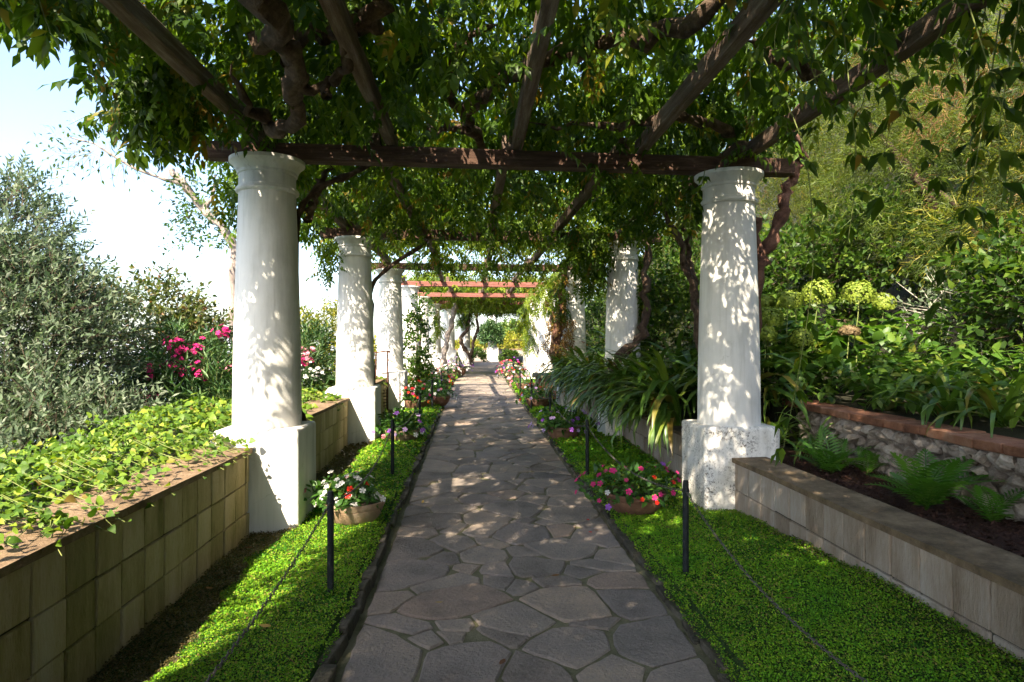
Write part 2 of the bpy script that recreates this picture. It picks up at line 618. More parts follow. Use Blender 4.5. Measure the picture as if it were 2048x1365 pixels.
tint_per_object('flagstone', [(0.0, (0.88, 0.87, 0.92)), (0.35, (1.0, 0.98, 0.97)), (0.6, (0.84, 0.84, 0.87)), (0.85, (1.04, 0.99, 0.95)), (1.0, (1.08, 0.95, 0.89))])
surf('edging', [(0.3, (0.028, 0.024, 0.015)), (0.55, (0.075, 0.065, 0.045)), (0.78, (0.17, 0.15, 0.115))], 7, 0.95, 0.9, 30, per_obj=0.1)
surf('tuff_block', [(0.22, (0.22, 0.20, 0.065)), (0.40, (0.37, 0.30, 0.135)), (0.54, (0.49, 0.39, 0.215)), (0.68, (0.57, 0.47, 0.30)), (0.85, (0.62, 0.54, 0.42))], 1.8, 0.9, 0.9, 48, per_obj=0.14, stretch=(3.0, 3.0, 0.55), fine=0.18, fscale=30)
surf('pale_block', [(0.25, (0.21, 0.150, 0.098)), (0.45, (0.35, 0.275, 0.205)), (0.6, (0.43, 0.355, 0.285)), (0.82, (0.50, 0.455, 0.40))], 1.8, 0.9, 0.9, 48, per_obj=0.15, stretch=(3.0, 3.0, 0.55), fine=0.18, fscale=30)
surf('joint', [(0.3, (0.06, 0.05, 0.035)), (0.7, (0.11, 0.095, 0.07))], 9, 0.95, 0.4, 60)
surf('cap_stone', [(0.3, (0.11, 0.070, 0.040)), (0.5, (0.20, 0.135, 0.08)), (0.75, (0.32, 0.23, 0.15))], 7, 0.9, 0.6, 60, fine=0.14, fscale=60)
surf('cap_dark', [(0.3, (0.075, 0.053, 0.030)), (0.5, (0.15, 0.105, 0.060)), (0.75, (0.27, 0.195, 0.12))], 7, 0.9, 0.6, 60, fine=0.14, fscale=60)
surf('old_timber', [(0.25, (0.035, 0.018, 0.011)), (0.5, (0.085, 0.046, 0.03)), (0.62, (0.13, 0.082, 0.058)), (0.8, (0.22, 0.17, 0.135))], 2.5, 0.85, 0.6, 14, per_obj=0.06, stretch=(1, 14, 14), fine=0.10, fscale=20)
surf('rafter_timber', [(0.25, (0.055, 0.035, 0.024)), (0.5, (0.125, 0.082, 0.058)), (0.62, (0.18, 0.13, 0.10)), (0.8, (0.28, 0.23, 0.19))], 2.5, 0.85, 0.6, 14, per_obj=0.08, stretch=(14, 1, 14), fine=0.10, fscale=20)
surf('red_timber', [(0.25, (0.11, 0.038, 0.028)), (0.5, (0.19, 0.07, 0.053)), (0.75, (0.29, 0.14, 0.11))], 2.5, 0.8, 0.4, 14, stretch=(1, 12, 12))
surf('bark', [(0.25, (0.022, 0.013, 0.009)), (0.45, (0.065, 0.04, 0.027)), (0.6, (0.125, 0.085, 0.06)), (0.8, (0.20, 0.145, 0.105))], 9, 0.95, 1.0, 28, fine=0.12, fscale=40)
surf('red_bark', [(0.25, (0.035, 0.017, 0.011)), (0.5, (0.12, 0.058, 0.037)), (0.75, (0.24, 0.13, 0.09))], 9, 0.95, 1.0, 28, fine=0.15, fscale=40)
surf('pale_bark', [(0.25, (0.14, 0.11, 0.095)), (0.5, (0.26, 0.215, 0.19)), (0.75, (0.38, 0.33, 0.295))], 8, 0.95, 0.8, 28)
surf('rubble', [(0.25, (0.14, 0.108, 0.085)), (0.45, (0.30, 0.245, 0.205)), (0.6, (0.45, 0.385, 0.335)), (0.8, (0.60, 0.54, 0.49))], 11, 0.95, 1.0, 42, per_obj=0.10, fine=0.14, fscale=70)
surf('brick', [(0.25, (0.13, 0.055, 0.032)), (0.5, (0.235, 0.105, 0.06)), (0.75, (0.33, 0.18, 0.115))], 8, 0.9, 0.7, 60, per_obj=0.12, fine=0.12, fscale=50)
surf('terracotta', [(0.25, (0.115, 0.058, 0.036)), (0.5, (0.19, 0.10, 0.062)), (0.75, (0.28, 0.18, 0.13))], 9, 0.85, 0.3, 60, per_obj=0.06, fine=0.10)
surf('old_terracotta', [(0.25, (0.19, 0.12, 0.07)), (0.5, (0.30, 0.205, 0.125)), (0.75, (0.40, 0.31, 0.22))], 7, 0.85, 0.3, 60, fine=0.10)
surf('post_paint', [(0.35, (0.006, 0.009, 0.010)), (0.62, (0.013, 0.017, 0.018)), (0.80, (0.10, 0.10, 0.095))], 24, 0.6, 0.4, 60, spec=0.25)
surf('iron', [(0.3, (0.018, 0.014, 0.012)), (0.7, (0.05, 0.038, 0.03))], 20, 0.6, 0.3, 60)
surf('rust_iron', [(0.3, (0.05, 0.018, 0.012)), (0.7, (0.11, 0.045, 0.03))], 20, 0.7, 0.3, 60)
surf('chain_iron', [(0.3, (0.05, 0.043, 0.036)), (0.7, (0.13, 0.115, 0.10))], 30, 0.6, 0.2, 60)
surf('lawn_base', [(0.3, (0.012, 0.030, 0.004)), (0.6, (0.028, 0.062, 0.008))], 20, 0.95, 0.7, 60)
surf('litter_soil', [(0.3, (0.02, 0.015, 0.009)), (0.5, (0.045, 0.035, 0.02)), (0.75, (0.08, 0.068, 0.036))], 14, 0.95, 0.9, 60)
surf('mossy_stone', [(0.3, (0.05, 0.05, 0.025)), (0.55, (0.12, 0.10, 0.06)), (0.75, (0.22, 0.18, 0.12))], 6, 0.95, 0.8, 40)
surf('end_wall', [(0.3, (0.20, 0.18, 0.15)), (0.7, (0.34, 0.31, 0.27))], 3, 0.9, 0.4, 30)
surf('stalk', [(0.3, (0.10, 0.14, 0.03)), (0.7, (0.20, 0.22, 0.07))], 10, 0.7, 0.1, 40)
surf('pale_twig', [(0.3, (0.30, 0.27, 0.22)), (0.7, (0.46, 0.43, 0.37))], 10, 0.8, 0.1, 40)

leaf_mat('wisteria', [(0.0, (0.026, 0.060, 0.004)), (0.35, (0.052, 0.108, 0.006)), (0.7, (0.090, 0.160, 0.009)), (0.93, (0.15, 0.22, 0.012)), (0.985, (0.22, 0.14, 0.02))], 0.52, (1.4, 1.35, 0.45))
leaf_mat('vine_backlit', [(0.0, (0.06, 0.11, 0.008)), (0.5, (0.13, 0.20, 0.013)), (0.93, (0.20, 0.26, 0.018)), (1.0, (0.19, 0.11, 0.02))], 0.5, (1.4, 1.35, 0.45))  # paler, yellower wisteria leaf: backlight put into the colour
leaf_mat('moss_leaf', [(0.0, (0.034, 0.135, 0.009)), (0.35, (0.066, 0.225, 0.011)), (0.7, (0.120, 0.30, 0.014)), (0.93, (0.23, 0.37, 0.020)), (0.97, (0.25, 0.26, 0.05)), (1.0, (0.20, 0.14, 0.06))], 0.30, (1.45, 1.3, 0.5), 0.6, 0.2)
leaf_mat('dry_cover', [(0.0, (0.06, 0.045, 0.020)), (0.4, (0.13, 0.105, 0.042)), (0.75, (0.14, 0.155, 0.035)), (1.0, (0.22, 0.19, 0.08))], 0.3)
leaf_mat('ivy', [(0.0, (0.040, 0.095, 0.010)), (0.4, (0.085, 0.165, 0.016)), (0.75, (0.145, 0.235, 0.022)), (0.96, (0.26, 0.32, 0.035)), (1.0, (0.17, 0.12, 0.03))], 0.38, (1.2, 1.25, 0.45), 0.5, 0.3)
leaf_mat('olive', [(0.0, (0.08, 0.12, 0.070)), (0.5, (0.12, 0.165, 0.098)), (0.85, (0.19, 0.23, 0.155)), (1.0, (0.27, 0.30, 0.225))], 0.38, (1.0, 1.15, 0.75), 0.7, 0.12)
leaf_mat('coast_leaf', [(0.0, (0.04, 0.06, 0.016)), (0.5, (0.085, 0.11, 0.03)), (0.85, (0.16, 0.17, 0.05)), (0.97, (0.23, 0.15, 0.06)), (1.0, (0.26, 0.12, 0.05))], 0.32)
leaf_mat('oleander', [(0.0, (0.025, 0.06, 0.022)), (0.6, (0.05, 0.11, 0.035)), (1.0, (0.10, 0.17, 0.05))], 0.25)
leaf_mat('feathery', [(0.0, (0.022, 0.040, 0.006)), (0.35, (0.060, 0.095, 0.010)), (0.65, (0.115, 0.155, 0.014)), (0.88, (0.19, 0.215, 0.020)), (0.98, (0.24, 0.21, 0.03)), (1.0, (0.20, 0.11, 0.03))], 0.45, (1.25, 1.2, 0.4), 0.55)
leaf_mat('feather_dry', [(0.0, (0.10, 0.05, 0.018)), (0.6, (0.20, 0.105, 0.035)), (1.0, (0.26, 0.17, 0.06))], 0.35, (1.2, 1.0, 0.5), 0.6)
leaf_mat('dark_leaf', [(0.0, (0.022, 0.052, 0.008)), (0.5, (0.045, 0.095, 0.012)), (0.9, (0.085, 0.145, 0.018)), (1.0, (0.14, 0.19, 0.022))], 0.38)  # dark green leaf shared by undergrowth, climber and low shrubs
leaf_mat('hydrangea_leaf', [(0.0, (0.035, 0.085, 0.012)), (0.5, (0.068, 0.145, 0.018)), (0.88, (0.12, 0.20, 0.025)), (1.0, (0.20, 0.22, 0.035))], 0.4)
leaf_mat('hydrangea_bloom', [(0.0, (0.12, 0.18, 0.018)), (0.6, (0.20, 0.27, 0.028)), (1.0, (0.28, 0.34, 0.05))], 0.3, (1.1, 1.1, 0.5), 0.6)
leaf_mat('dead_bloom', [(0.0, (0.11, 0.075, 0.035)), (1.0, (0.22, 0.16, 0.08))], 0.25, (1, 1, 0.8), 0.7)
leaf_mat('strap_leaf', [(0.0, (0.038, 0.090, 0.012)), (0.45, (0.070, 0.140, 0.018)), (0.80, (0.125, 0.20, 0.024)), (0.95, (0.13, 0.155, 0.022)), (1.0, (0.19, 0.085, 0.02))], 0.28, (1.3, 1.4, 0.5), 0.36, 0.5)
leaf_mat('fern', [(0.0, (0.045, 0.12, 0.012)), (0.6, (0.075, 0.18, 0.02)), (1.0, (0.12, 0.22, 0.03))], 0.4)
leaf_mat('impatiens', [(0.0, (0.025, 0.075, 0.012)), (0.5, (0.045, 0.12, 0.018)), (0.9, (0.075, 0.165, 0.025)), (1.0, (0.14, 0.20, 0.03))], 0.32)
leaf_mat('dry_leaf', [(0.0, (0.13, 0.055, 0.02)), (0.5, (0.25, 0.13, 0.04)), (1.0, (0.42, 0.28, 0.07))], 0.2, (1, 1, 0.8), 0.7)
leaf_mat('pine_far', [(0.0, (0.05, 0.10, 0.025)), (0.5, (0.09, 0.16, 0.03)), (0.85, (0.17, 0.22, 0.035)), (1.0, (0.26, 0.27, 0.04))], 0.3)
leaf_mat('yellow_far', [(0.0, (0.18, 0.20, 0.02)), (0.6, (0.30, 0.29, 0.03)), (1.0, (0.36, 0.32, 0.06))], 0.35)
FLOWERS = {'white': (0.78, 0.76, 0.72), 'red': (0.62, 0.022, 0.012), 'magenta': (0.62, 0.03, 0.19), 'purple': (0.33, 0.10, 0.52), 'pink': (0.75, 0.26, 0.34), 'orange': (0.70, 0.10, 0.015), 'cream': (0.75, 0.62, 0.25), 'lilac': (0.52, 0.36, 0.66)}
for nm, c in FLOWERS.items():
    leaf_mat('petal_' + nm, [(0.0, tuple(x * 0.8 for x in c)), (1.0, tuple(min(0.85, x * 1.12) for x in c))], 0.3, (1.05, 1.05, 1.05), 0.6, 0.15)

def sea_material():
    m, n, l, b = new_mat('sea')
    b.inputs['Base Color'].default_value = (0.03, 0.10, 0.17, 1)
    b.inputs['Roughness'].default_value = 0.28
    b.inputs['IOR'].default_value = 1.33
sea_material()

# ---------------------------------------------------------------- terrain and water
def terrain_z(x, y):
    g = gz(min(max(y, -10), 45))
    if -1.80 <= x <= 2.3: return g - 0.035
    if x < -1.80:
        if x > -2.9: return 0.68 + g * 0.6
        d = -2.9 - x
        return max(-60.0, 0.68 + g * 0.6 - 0.62 * d - 0.01 * d * d)
    if x <= 3.14: return 0.47 + g * 0.6
    if x <= 4.3: return 0.90 + g * 0.6
    d = x - 4.3
    return min(30.0, 0.90 + g * 0.6 + (0.45 * d if d < 1.5 else 0.675 + 0.95 * (d - 1.5)))
xs = [-90, -60, -45, -34, -26, -20, -15, -11, -8, -6, -4.6, -3.6, -2.9, -2.4, -1.801, -1.80, 0.3, 2.3, 2.301, 2.6, 3.14, 3.141, 3.6, 4.3, 5.2, 6.5, 8, 10, 13, 17, 22, 30, 45, 70]
ys = [-30, -18, -10, -6, -3] + [i * 1.0 for i in range(-1, 46)] + [50, 60, 75, 95, 130]
V = []; F = []
for y in ys:
    for x in xs:
        z = terrain_z(x, y)
        if x > 4.5 or x < -4: z += random.uniform(-0.12, 0.12)
        if y > 46: z -= (y - 46) * 0.22                     # the land falls away past the end of the walk
        V.append((x, y, z))
nx = len(xs)
for j in range(len(ys) - 1):
    for i in range(nx - 1):
        a = j * nx + i
        F.append((a, a + 1, a + nx + 1, a + nx))
ground = put('ground', py_mesh('ground', V, F, 'hill_soil'))
tag(ground, kind='structure')
S = 45000.0
sea = put('sea', py_mesh('sea', [(-S, -S, -285), (S, -S, -285), (S, S, -285), (-S, S, -285)], [(0, 1, 2, 3)], 'sea'))
tag(sea, kind='structure')
# thin sea haze over everything: far water fades into the sky
hz, hn, hl, hb = new_mat('haze')
hn.remove(hb)
pv = hn.new('ShaderNodeVolumePrincipled')
pv.inputs['Color'].default_value = (0.93, 0.96, 1.0, 1)
pv.inputs['Density'].default_value = 0.00011
hl.new(pv.outputs[0], hn['Material Output'].inputs['Volume'])
haze = put('haze', box_mesh('haze', 91000, 91000, 312, 'haze', 0.0), None, (0, 0, -130.5))
tag(haze, 'thin pale sea haze over the garden and the water', 'haze', None, 'stuff')

# ---------------------------------------------------------------- the paved path
def strip(name, x0, x1, y0, y1, dz, mat, step=1.0, follow=True):
    n = max(1, int((y1 - y0) / step)); V = []; F = []
    for i in range(n + 1):
        y = y0 + (y1 - y0) * i / n
        b = bend(y) if follow else 0
        V += [(x0 + b, y, gz(y) + dz), (x1 + b, y, gz(y) + dz)]
    for i in range(n):
        a = 2 * i
        F.append((a, a + 1, a + 3, a + 2))
    return py_mesh(name, V, F, mat)

PX0, PX1 = -0.585, 1.085
path = put('path', strip('path', PX0 - 0.05, PX1 + 0.10, -1.0, 39.0, 0.0, 'mortar'))
tag(path, kind='structure')
terrace = put('terrace', py_mesh('terrace', [(-1.2, 27.0, gz(27) + 0.006), (4.5, 27.0, gz(27) + 0.006), (6.5, 39.1, gz(39.1) + 0.006), (-2.4, 39.1, gz(39.1) + 0.006)], [(0, 1, 2, 3)], 'flagstone'))
tag(terrace, kind='structure')

SEEDS = [(-0.469, 3.155), (-0.373, 3.472), (-0.215, 3.269), (-0.097, 3.30), (-0.054, 3.486), (-0.005, 3.076), (0.245, 3.558), (0.25, 3.01), (0.512, 3.662), (0.492, 3.19), (0.637, 2.97), (0.897, 3.689), (0.898, 3.165), (0.992, 2.85), (-0.434, 3.845), (-0.069, 3.772), (0.141, 4.035), (0.281, 3.912), (0.552, 4.026), (0.687, 4.222), (-0.386, 4.252), (-0.079, 4.317), (0.151, 4.28), (0.432, 4.321), (0.79, 4.335), (0.862, 4.023), (-0.425, 4.683), (-0.141, 4.787), (0.07, 4.539), (0.372, 4.636), (0.631, 4.701), (0.909, 4.897), (0.949, 4.50), (-0.44, 5.16), (-0.125, 5.239), (0.167, 5.173), (0.418, 5.039), (0.36, 5.699), (0.817, 5.614), (-0.169, 5.73), (-0.453, 5.688), (0.138, 6.603), (0.577, 6.499), (-0.439, 6.407), (0.90, 6.335), (-0.244, 6.958), (-0.012, 7.511), (0.349, 7.103), (0.682, 7.682), (0.85, 7.076), (-0.445, 7.746), (-0.108, 8.435), (0.227, 8.347), (0.587, 8.526), (0.949, 8.9), (-0.431, 9.104), (0.038, 9.136), (0.47, 9.276),
         (0.06, 6.1), (0.62, 6.0), (-0.2, 6.25), (0.95, 8.1), (-0.46, 8.6)]
rp = random.Random(3)
pts = list(SEEDS)
def try_seed(x, y, dmin):
    for (a, b) in pts:
        if (a - x) ** 2 + (b - y) ** 2 < dmin * dmin: return
    pts.append((x, y))
for _ in range(900): try_seed(rp.uniform(PX0, PX1), rp.uniform(2.7, 9.5), rp.choice([0.23, 0.27, 0.33]))
for _ in range(700): try_seed(rp.uniform(PX0, PX1), rp.uniform(-0.6, 2.75), 0.42)
for _ in range(9000): try_seed(rp.uniform(PX0, PX1), rp.uniform(9.4, 24.0), rp.choice([0.33, 0.42, 0.5]))

def clip(poly, nx_, ny_, c):
    out = []
    for i in range(len(poly)):
        p, q = poly[i], poly[(i + 1) % len(poly)]
        dp = p[0] * nx_ + p[1] * ny_ - c; dq = q[0] * nx_ + q[1] * ny_ - c
        if dp <= 0: out.append(p)
        if dp * dq < 0:
            t = dp / (dp - dq)
            out.append((p[0] + (q[0] - p[0]) * t, p[1] + (q[1] - p[1]) * t))
    return out

n_stone = 0
WT = [rp.uniform(0.02, 0.30) for _ in pts]
for b_ in (0, 5, 6, 8, 9, 12, 13, 15, 20, 37): WT[b_] = 0.30
for b_ in (3, 4, 18, 19, 22, 24): WT[b_] = 0.04
for i, (sx, sy) in enumerate(pts):
    poly = [(PX0, sy - 1.2), (PX1, sy - 1.2), (PX1, sy + 1.2), (PX0, sy + 1.2)]
    for j, (qx, qy) in enumerate(pts):
        if j == i or abs(qy - sy) > 1.6: continue
        dx, dy = qx - sx, qy - sy
        rs = random.Random(min(i, j) * 1009 + max(i, j))
        L = math.hypot(dx, dy)
        a = rs.uniform(-0.34, 0.34)                       # joints lie a little askew
        ca, sa = math.cos(a), math.sin(a)
        ex, ey = dx * ca - dy * sa, dx * sa + dy * ca
        if j < i: ex, ey = -dx * ca + dy * sa, -(dx * sa + dy * ca); ex, ey = -ex, -ey
        gap = rs.uniform(0.003, 0.0105)
        kk = 0.5 + max(-0.3, min(0.3, (WT[i] ** 2 - WT[j] ** 2) / (2 * L * L)))
        mx_, my_ = sx + dx * kk, sy + dy * kk
        poly = clip(poly, ex / L, ey / L, (mx_ * ex + my_ * ey) / L - gap)
        if len(poly) < 3: break
    if len(poly) < 3: continue
    area = 0.5 * abs(sum(poly[k][0] * poly[(k + 1) % len(poly)][1] - poly[(k + 1) % len(poly)][0] * poly[k][1] for k in range(len(poly))))
    if area < 0.012: continue
    # ragged outline
    out = []
    for k in range(len(poly)):
        p, q = poly[k], poly[(k + 1) % len(poly)]
        L = math.hypot(q[0] - p[0], q[1] - p[1])
        m_ = max(1, int(L / 0.07)) if sy < 9 else max(1, int(L / 0.2))
        for s in range(m_):
            t = s / m_
            jx = 0.006 if sy < 9 else 0.004
            cut = 0.12 if s == 0 else 0
            cx_ = sx * cut * 0.35 + p[0] * (1 - cut * 0.35) if s == 0 else p[0] + (q[0] - p[0]) * t
            cy_ = sy * cut * 0.35 + p[1] * (1 - cut * 0.35) if s == 0 else p[1] + (q[1] - p[1]) * t
            out.append((cx_ + rp.uniform(-jx, jx), cy_ + rp.uniform(-jx, jx)))
    n = len(out); V = []; F = []
    h = rp.uniform(0.009, 0.014)
    tx, ty = rp.uniform(-0.010, 0.010), rp.uniform(-0.008, 0.008)
    for ring, (z, ins) in enumerate(((-0.012, 0.0), (h * 0.45, 0.0), (h, 0.035))):
        for (x, y) in out:
            d = math.hypot(x - sx, y - sy) + 1e-6
            k = 1 - min(0.010, d * 0.2) / d if ring == 2 else 1
            xx, yy = sx + (x - sx) * k, sy + (y - sy) * k
            V.append((xx - sx, yy - sy, z + (gz(yy) - gz(sy)) + tx * (xx - sx) + ty * (yy - sy) + (rp.uniform(-0.0015, 0.0015) if ring else 0)))
    V.append((0, 0, h + 0.001))
    for r in range(2):
        for k in range(n):
            k2 = (k + 1) % n
            F.append((r * n + k, r * n + k2, (r + 1) * n + k2, (r + 1) * n + k))
    for k in range(n):
        F.append((2 * n + k, 2 * n + (k + 1) % n, 3 * n))
    put('paving_stone', py_mesh('paving_stone', V, F, 'flagstone'), path, (sx + bend(sy), sy, gz(sy)))
    n_stone += 1

# rough edging stones along both sides
stone_var = []
for k in range(6):
    stone_var.append(box_mesh('edging_stone', 1, 1, 1, 'edging', 0.12, 2, 0.07))
def edging(name, x, w, top, y0, y1, seed):
    r = random.Random(seed)
    e = put(name, strip(name, x - w * 0.42, x + w * 0.42, -0.8, 38.5, 0.004, 'mortar'))
    tag(e, kind='structure')
    y = y0
    while y < y1:
        L = r.uniform(0.16, 0.42) * (1 if y < 10 else 1.6)
        o = put('edging_stone', r.choice(stone_var), e, (x + r.uniform(-0.012, 0.012) + bend(y), y + L / 2, gz(y) + top / 2 - 0.02 + r.uniform(-0.012, 0.012)),
                (r.uniform(-0.08, 0.08), r.uniform(-0.15, 0.15), r.uniform(-0.09, 0.09)), (w * r.uniform(0.75, 1.25), L * 0.97, top + 0.04))
        y += L
edging('kerb_left', -0.655, 0.065, 0.060, 1.4, 24, 5)
edging('kerb_right', 1.150, 0.075, 0.030, 1.4, 24, 6)

# ---------------------------------------------------------------- columns, beams and rafters of the pergola
N_BAY = 9
LX, RX = -1.64, [2.22, 2.2, 2.08, 2.02, 2.06, 2.08, 2.1, 2.1, 2.1, 2.1]
def col_y(side, k): return (5.32 if side < 0 else 5.52) + 3.9 * k
def col_x(side, k): return (LX if side < 0 else RX[max(k, 0)]) + bend(col_y(side, k))
TOP = 3.0
def shaft_mesh(h):
    """Tapered Tuscan shaft with neck ring and flaring capital; stands on z=0, h high."""
    p = [(0.262, 0.0), (0.262, 0.02)]
    for i in range(1, 13):
        t = i / 12
        p.append((0.262 - 0.045 * t ** 1.6, 0.02 + (h - 0.29) * t))
    z = h - 0.27
    p += [(0.217, z), (0.238, z + 0.008), (0.243, z + 0.022), (0.238, z + 0.036), (0.226, z + 0.038), (0.226, z + 0.052), (0.218, z + 0.056), (0.216, z + 0.145),
          (0.228, z + 0.150), (0.231, z + 0.162), (0.228, z + 0.172), (0.236, z + 0.178), (0.243, z + 0.195), (0.262, z + 0.222), (0.284, z + 0.238), (0.288, z + 0.242), (0.288, z + 0.27)]
    return p
LEFT_LABEL = ['white column on the left, partly sunlit, nearest the viewer', 'white column second in the left row, behind the nearest one', 'white column third in the left row, beside the iron handrail',
              'white column fourth in the left row, half hidden by a leafy climber', 'sunlit white column fifth in the left row', 'sunlit white column sixth in the left row with leaning pale trunk',
              'white column seventh in the left row, near the far end', 'white column at the far left end with twisted dark vine trunk']
RIGHT_LABEL = ['white column on the right dappled with sun spots, on lichen-stained pedestal', 'white column second in the right row, brightly dappled, rising behind strap leaves', 'white column third in the right row with brown dry vine beside it',
               'white column fourth in the right row, half hidden by hanging vine', 'brightly lit white column fifth in the right row', 'white column sixth in the right row, draped in green vine', 'white column seventh in the right row, near the far end', 'white column last in the right row']
ped_cache = {}
for side, labels in ((-1, LEFT_LABEL), (1, RIGHT_LABEL)):
    for k in range(-1, 8):
        x, y = col_x(side, k), col_y(side, k)
        ptop = (0.885 if side < 0 else 0.845) + 0.013 * (y - 5.2)
        g = gz(y)
        lab = labels[k] if k >= 0 else ('white column beside the viewer on the ' + ('left' if side < 0 else 'right') + ', outside the picture')
        c = thing('column', (x, y, g), lab, 'column', 'white columns of the pergola')
        pm_ = 'whitewash_lichen' if (side > 0 and k == 0) else ('whitewash_foot' if side > 0 else 'whitewash')
        put('pedestal', box_mesh('pedestal', 0.64, 0.60, ptop - g + 0.15, pm_, 0.028, 3, 0.006), c, (x, y, (ptop + g - 0.15) / 2))
        put('shaft', lathe_mesh('shaft', shaft_mesh(TOP - ptop + 0.005), 'whitewash', 48 if k < 2 else 28), c, (x, y, ptop - 0.005))
        if side < 0 and 0 <= k < 3:
            bm = bmesh.new()
            bmesh.ops.create_uvsphere(bm, u_segments=20, v_segments=12, radius=1.0)
            put('buttress', bm_to_mesh('buttress', bm, 'whitewash', True), c, (x - 0.31, y - 0.05, ptop - 0.13), None, (0.10, 0.17, 0.11))

def timber(name, p0, p1, w, h, mat, sag=0.0, n=9, seed=0):
    """A sawn timber between two points; its underside passes through them."""
    r = random.Random(seed)
    p0, p1 = Vector(p0), Vector(p1)
    d = (p1 - p0).normalized()
    s = Vector((d.y, -d.x, 0)).normalized()
    V = []; F = []
    for i in range(n):
        t = i / (n - 1)
        c = p0.lerp(p1, t) + Vector((0, 0, -sag * 4 * t * (1 - t))) + s * r.uniform(-0.006, 0.006)
        b = 0.008
        for (u, v) in ((-w / 2, b), (-w / 2 + b, 0), (w / 2 - b, 0), (w / 2, b), (w / 2, h - b), (w / 2 - b, h), (-w / 2 + b, h), (-w / 2, h - b)):
            V.append(c + s * (u + r.uniform(-0.003, 0.003)) + Vector((0, 0, v + r.uniform(-0.003, 0.003))))
    for i in range(n - 1):
        for k in range(8):
            k2 = (k + 1) % 8
            F.append((i * 8 + k, i * 8 + k2, (i + 1) * 8 + k2, (i + 1) * 8 + k))
    F.append(tuple(range(8))[::-1]); F.append(tuple((n - 1) * 8 + k for k in range(8)))
    o = p0
    return py_mesh(name, [v - o for v in V], F, mat)
ORD = ['first', 'second', 'third', 'fourth', 'fifth', 'sixth', 'seventh', 'eighth', 'ninth']
for k in range(-1, 8):
    a = (col_x(-1, k) - 0.47, col_y(-1, k) - 0.02, TOP + 0.002)
    b = (col_x(1, k) + 0.55, col_y(1, k) + 0.0, TOP + 0.002)
    mat = 'red_timber' if k in (3, 4, 5) else 'old_timber'
    lab = ('sunlit red-brown cross beam over the %s pair of columns' if mat == 'red_timber' else 'dark wooden cross beam resting on the %s pair of columns') % (ORD[k] if k >= 0 else 'unseen near')
    o = put('cross_beam', timber('cross_beam', a, b, 0.14, 0.135, mat, seed=k + 40), None, a)
    tag(o, lab, 'beam', 'cross beams of the pergola', 'thing')
RAFT = [(-1.72, 'outer left'), (-0.73, 'second from left'), (0.30, 'middle'), (1.36, 'second from right'), (2.34, 'outer right')]
for k in range(-1, 7):
    for i, (rx, word) in enumerate(RAFT):
        if k >= 3 and i in (0, 4) and k % 2: continue
        y0, y1 = col_y(-1, k) + 0.05, col_y(-1, k + 1) + 0.17
        if k == -1: y0 -= 1.8
        x0 = rx + bend(y0) + random.uniform(-0.03, 0.03)
        x1 = rx + bend(y1) + random.uniform(-0.03, 0.03)
        if i >= 3 and k >= 0: x0 -= 0.10 * (k + 0.3) if k < 2 else 0.2; x1 -= 0.10 * (k + 1) if k < 2 else 0.2
        dz = 0.142 + (0.004 if k % 2 else 0.0)
        p0, p1 = (x0 + 0.045 * (1 if k % 2 else -1), y0, TOP + dz), (x1 + 0.045 * (1 if k % 2 else -1), y1, TOP + dz)
        o = put('rafter', timber('rafter', p0, p1, 0.085, 0.12, 'rafter_timber', 0.01, seed=k * 7 + i), None, p0)
        bay = 'nearest bay' if k == -1 else '%s bay behind the nearest' % ORD[k]
        tag(o, 'weathered wooden rafter, %s of the row over the %s' % (word, bay), 'rafter', 'rafters of the pergola', 'thing')

# ---------------------------------------------------------------- planter walls of tufa blocks
blk_mesh = {}
def block_mesh(mat, w, h):
    key = (mat, w, h)
    if key not in blk_mesh:
        blk_mesh[key] = [box_mesh('block', 0.03, w - 0.008, h - 0.008, mat, 0.007, 2, 0.003) for _ in range(8)]
    return blk_mesh[key]

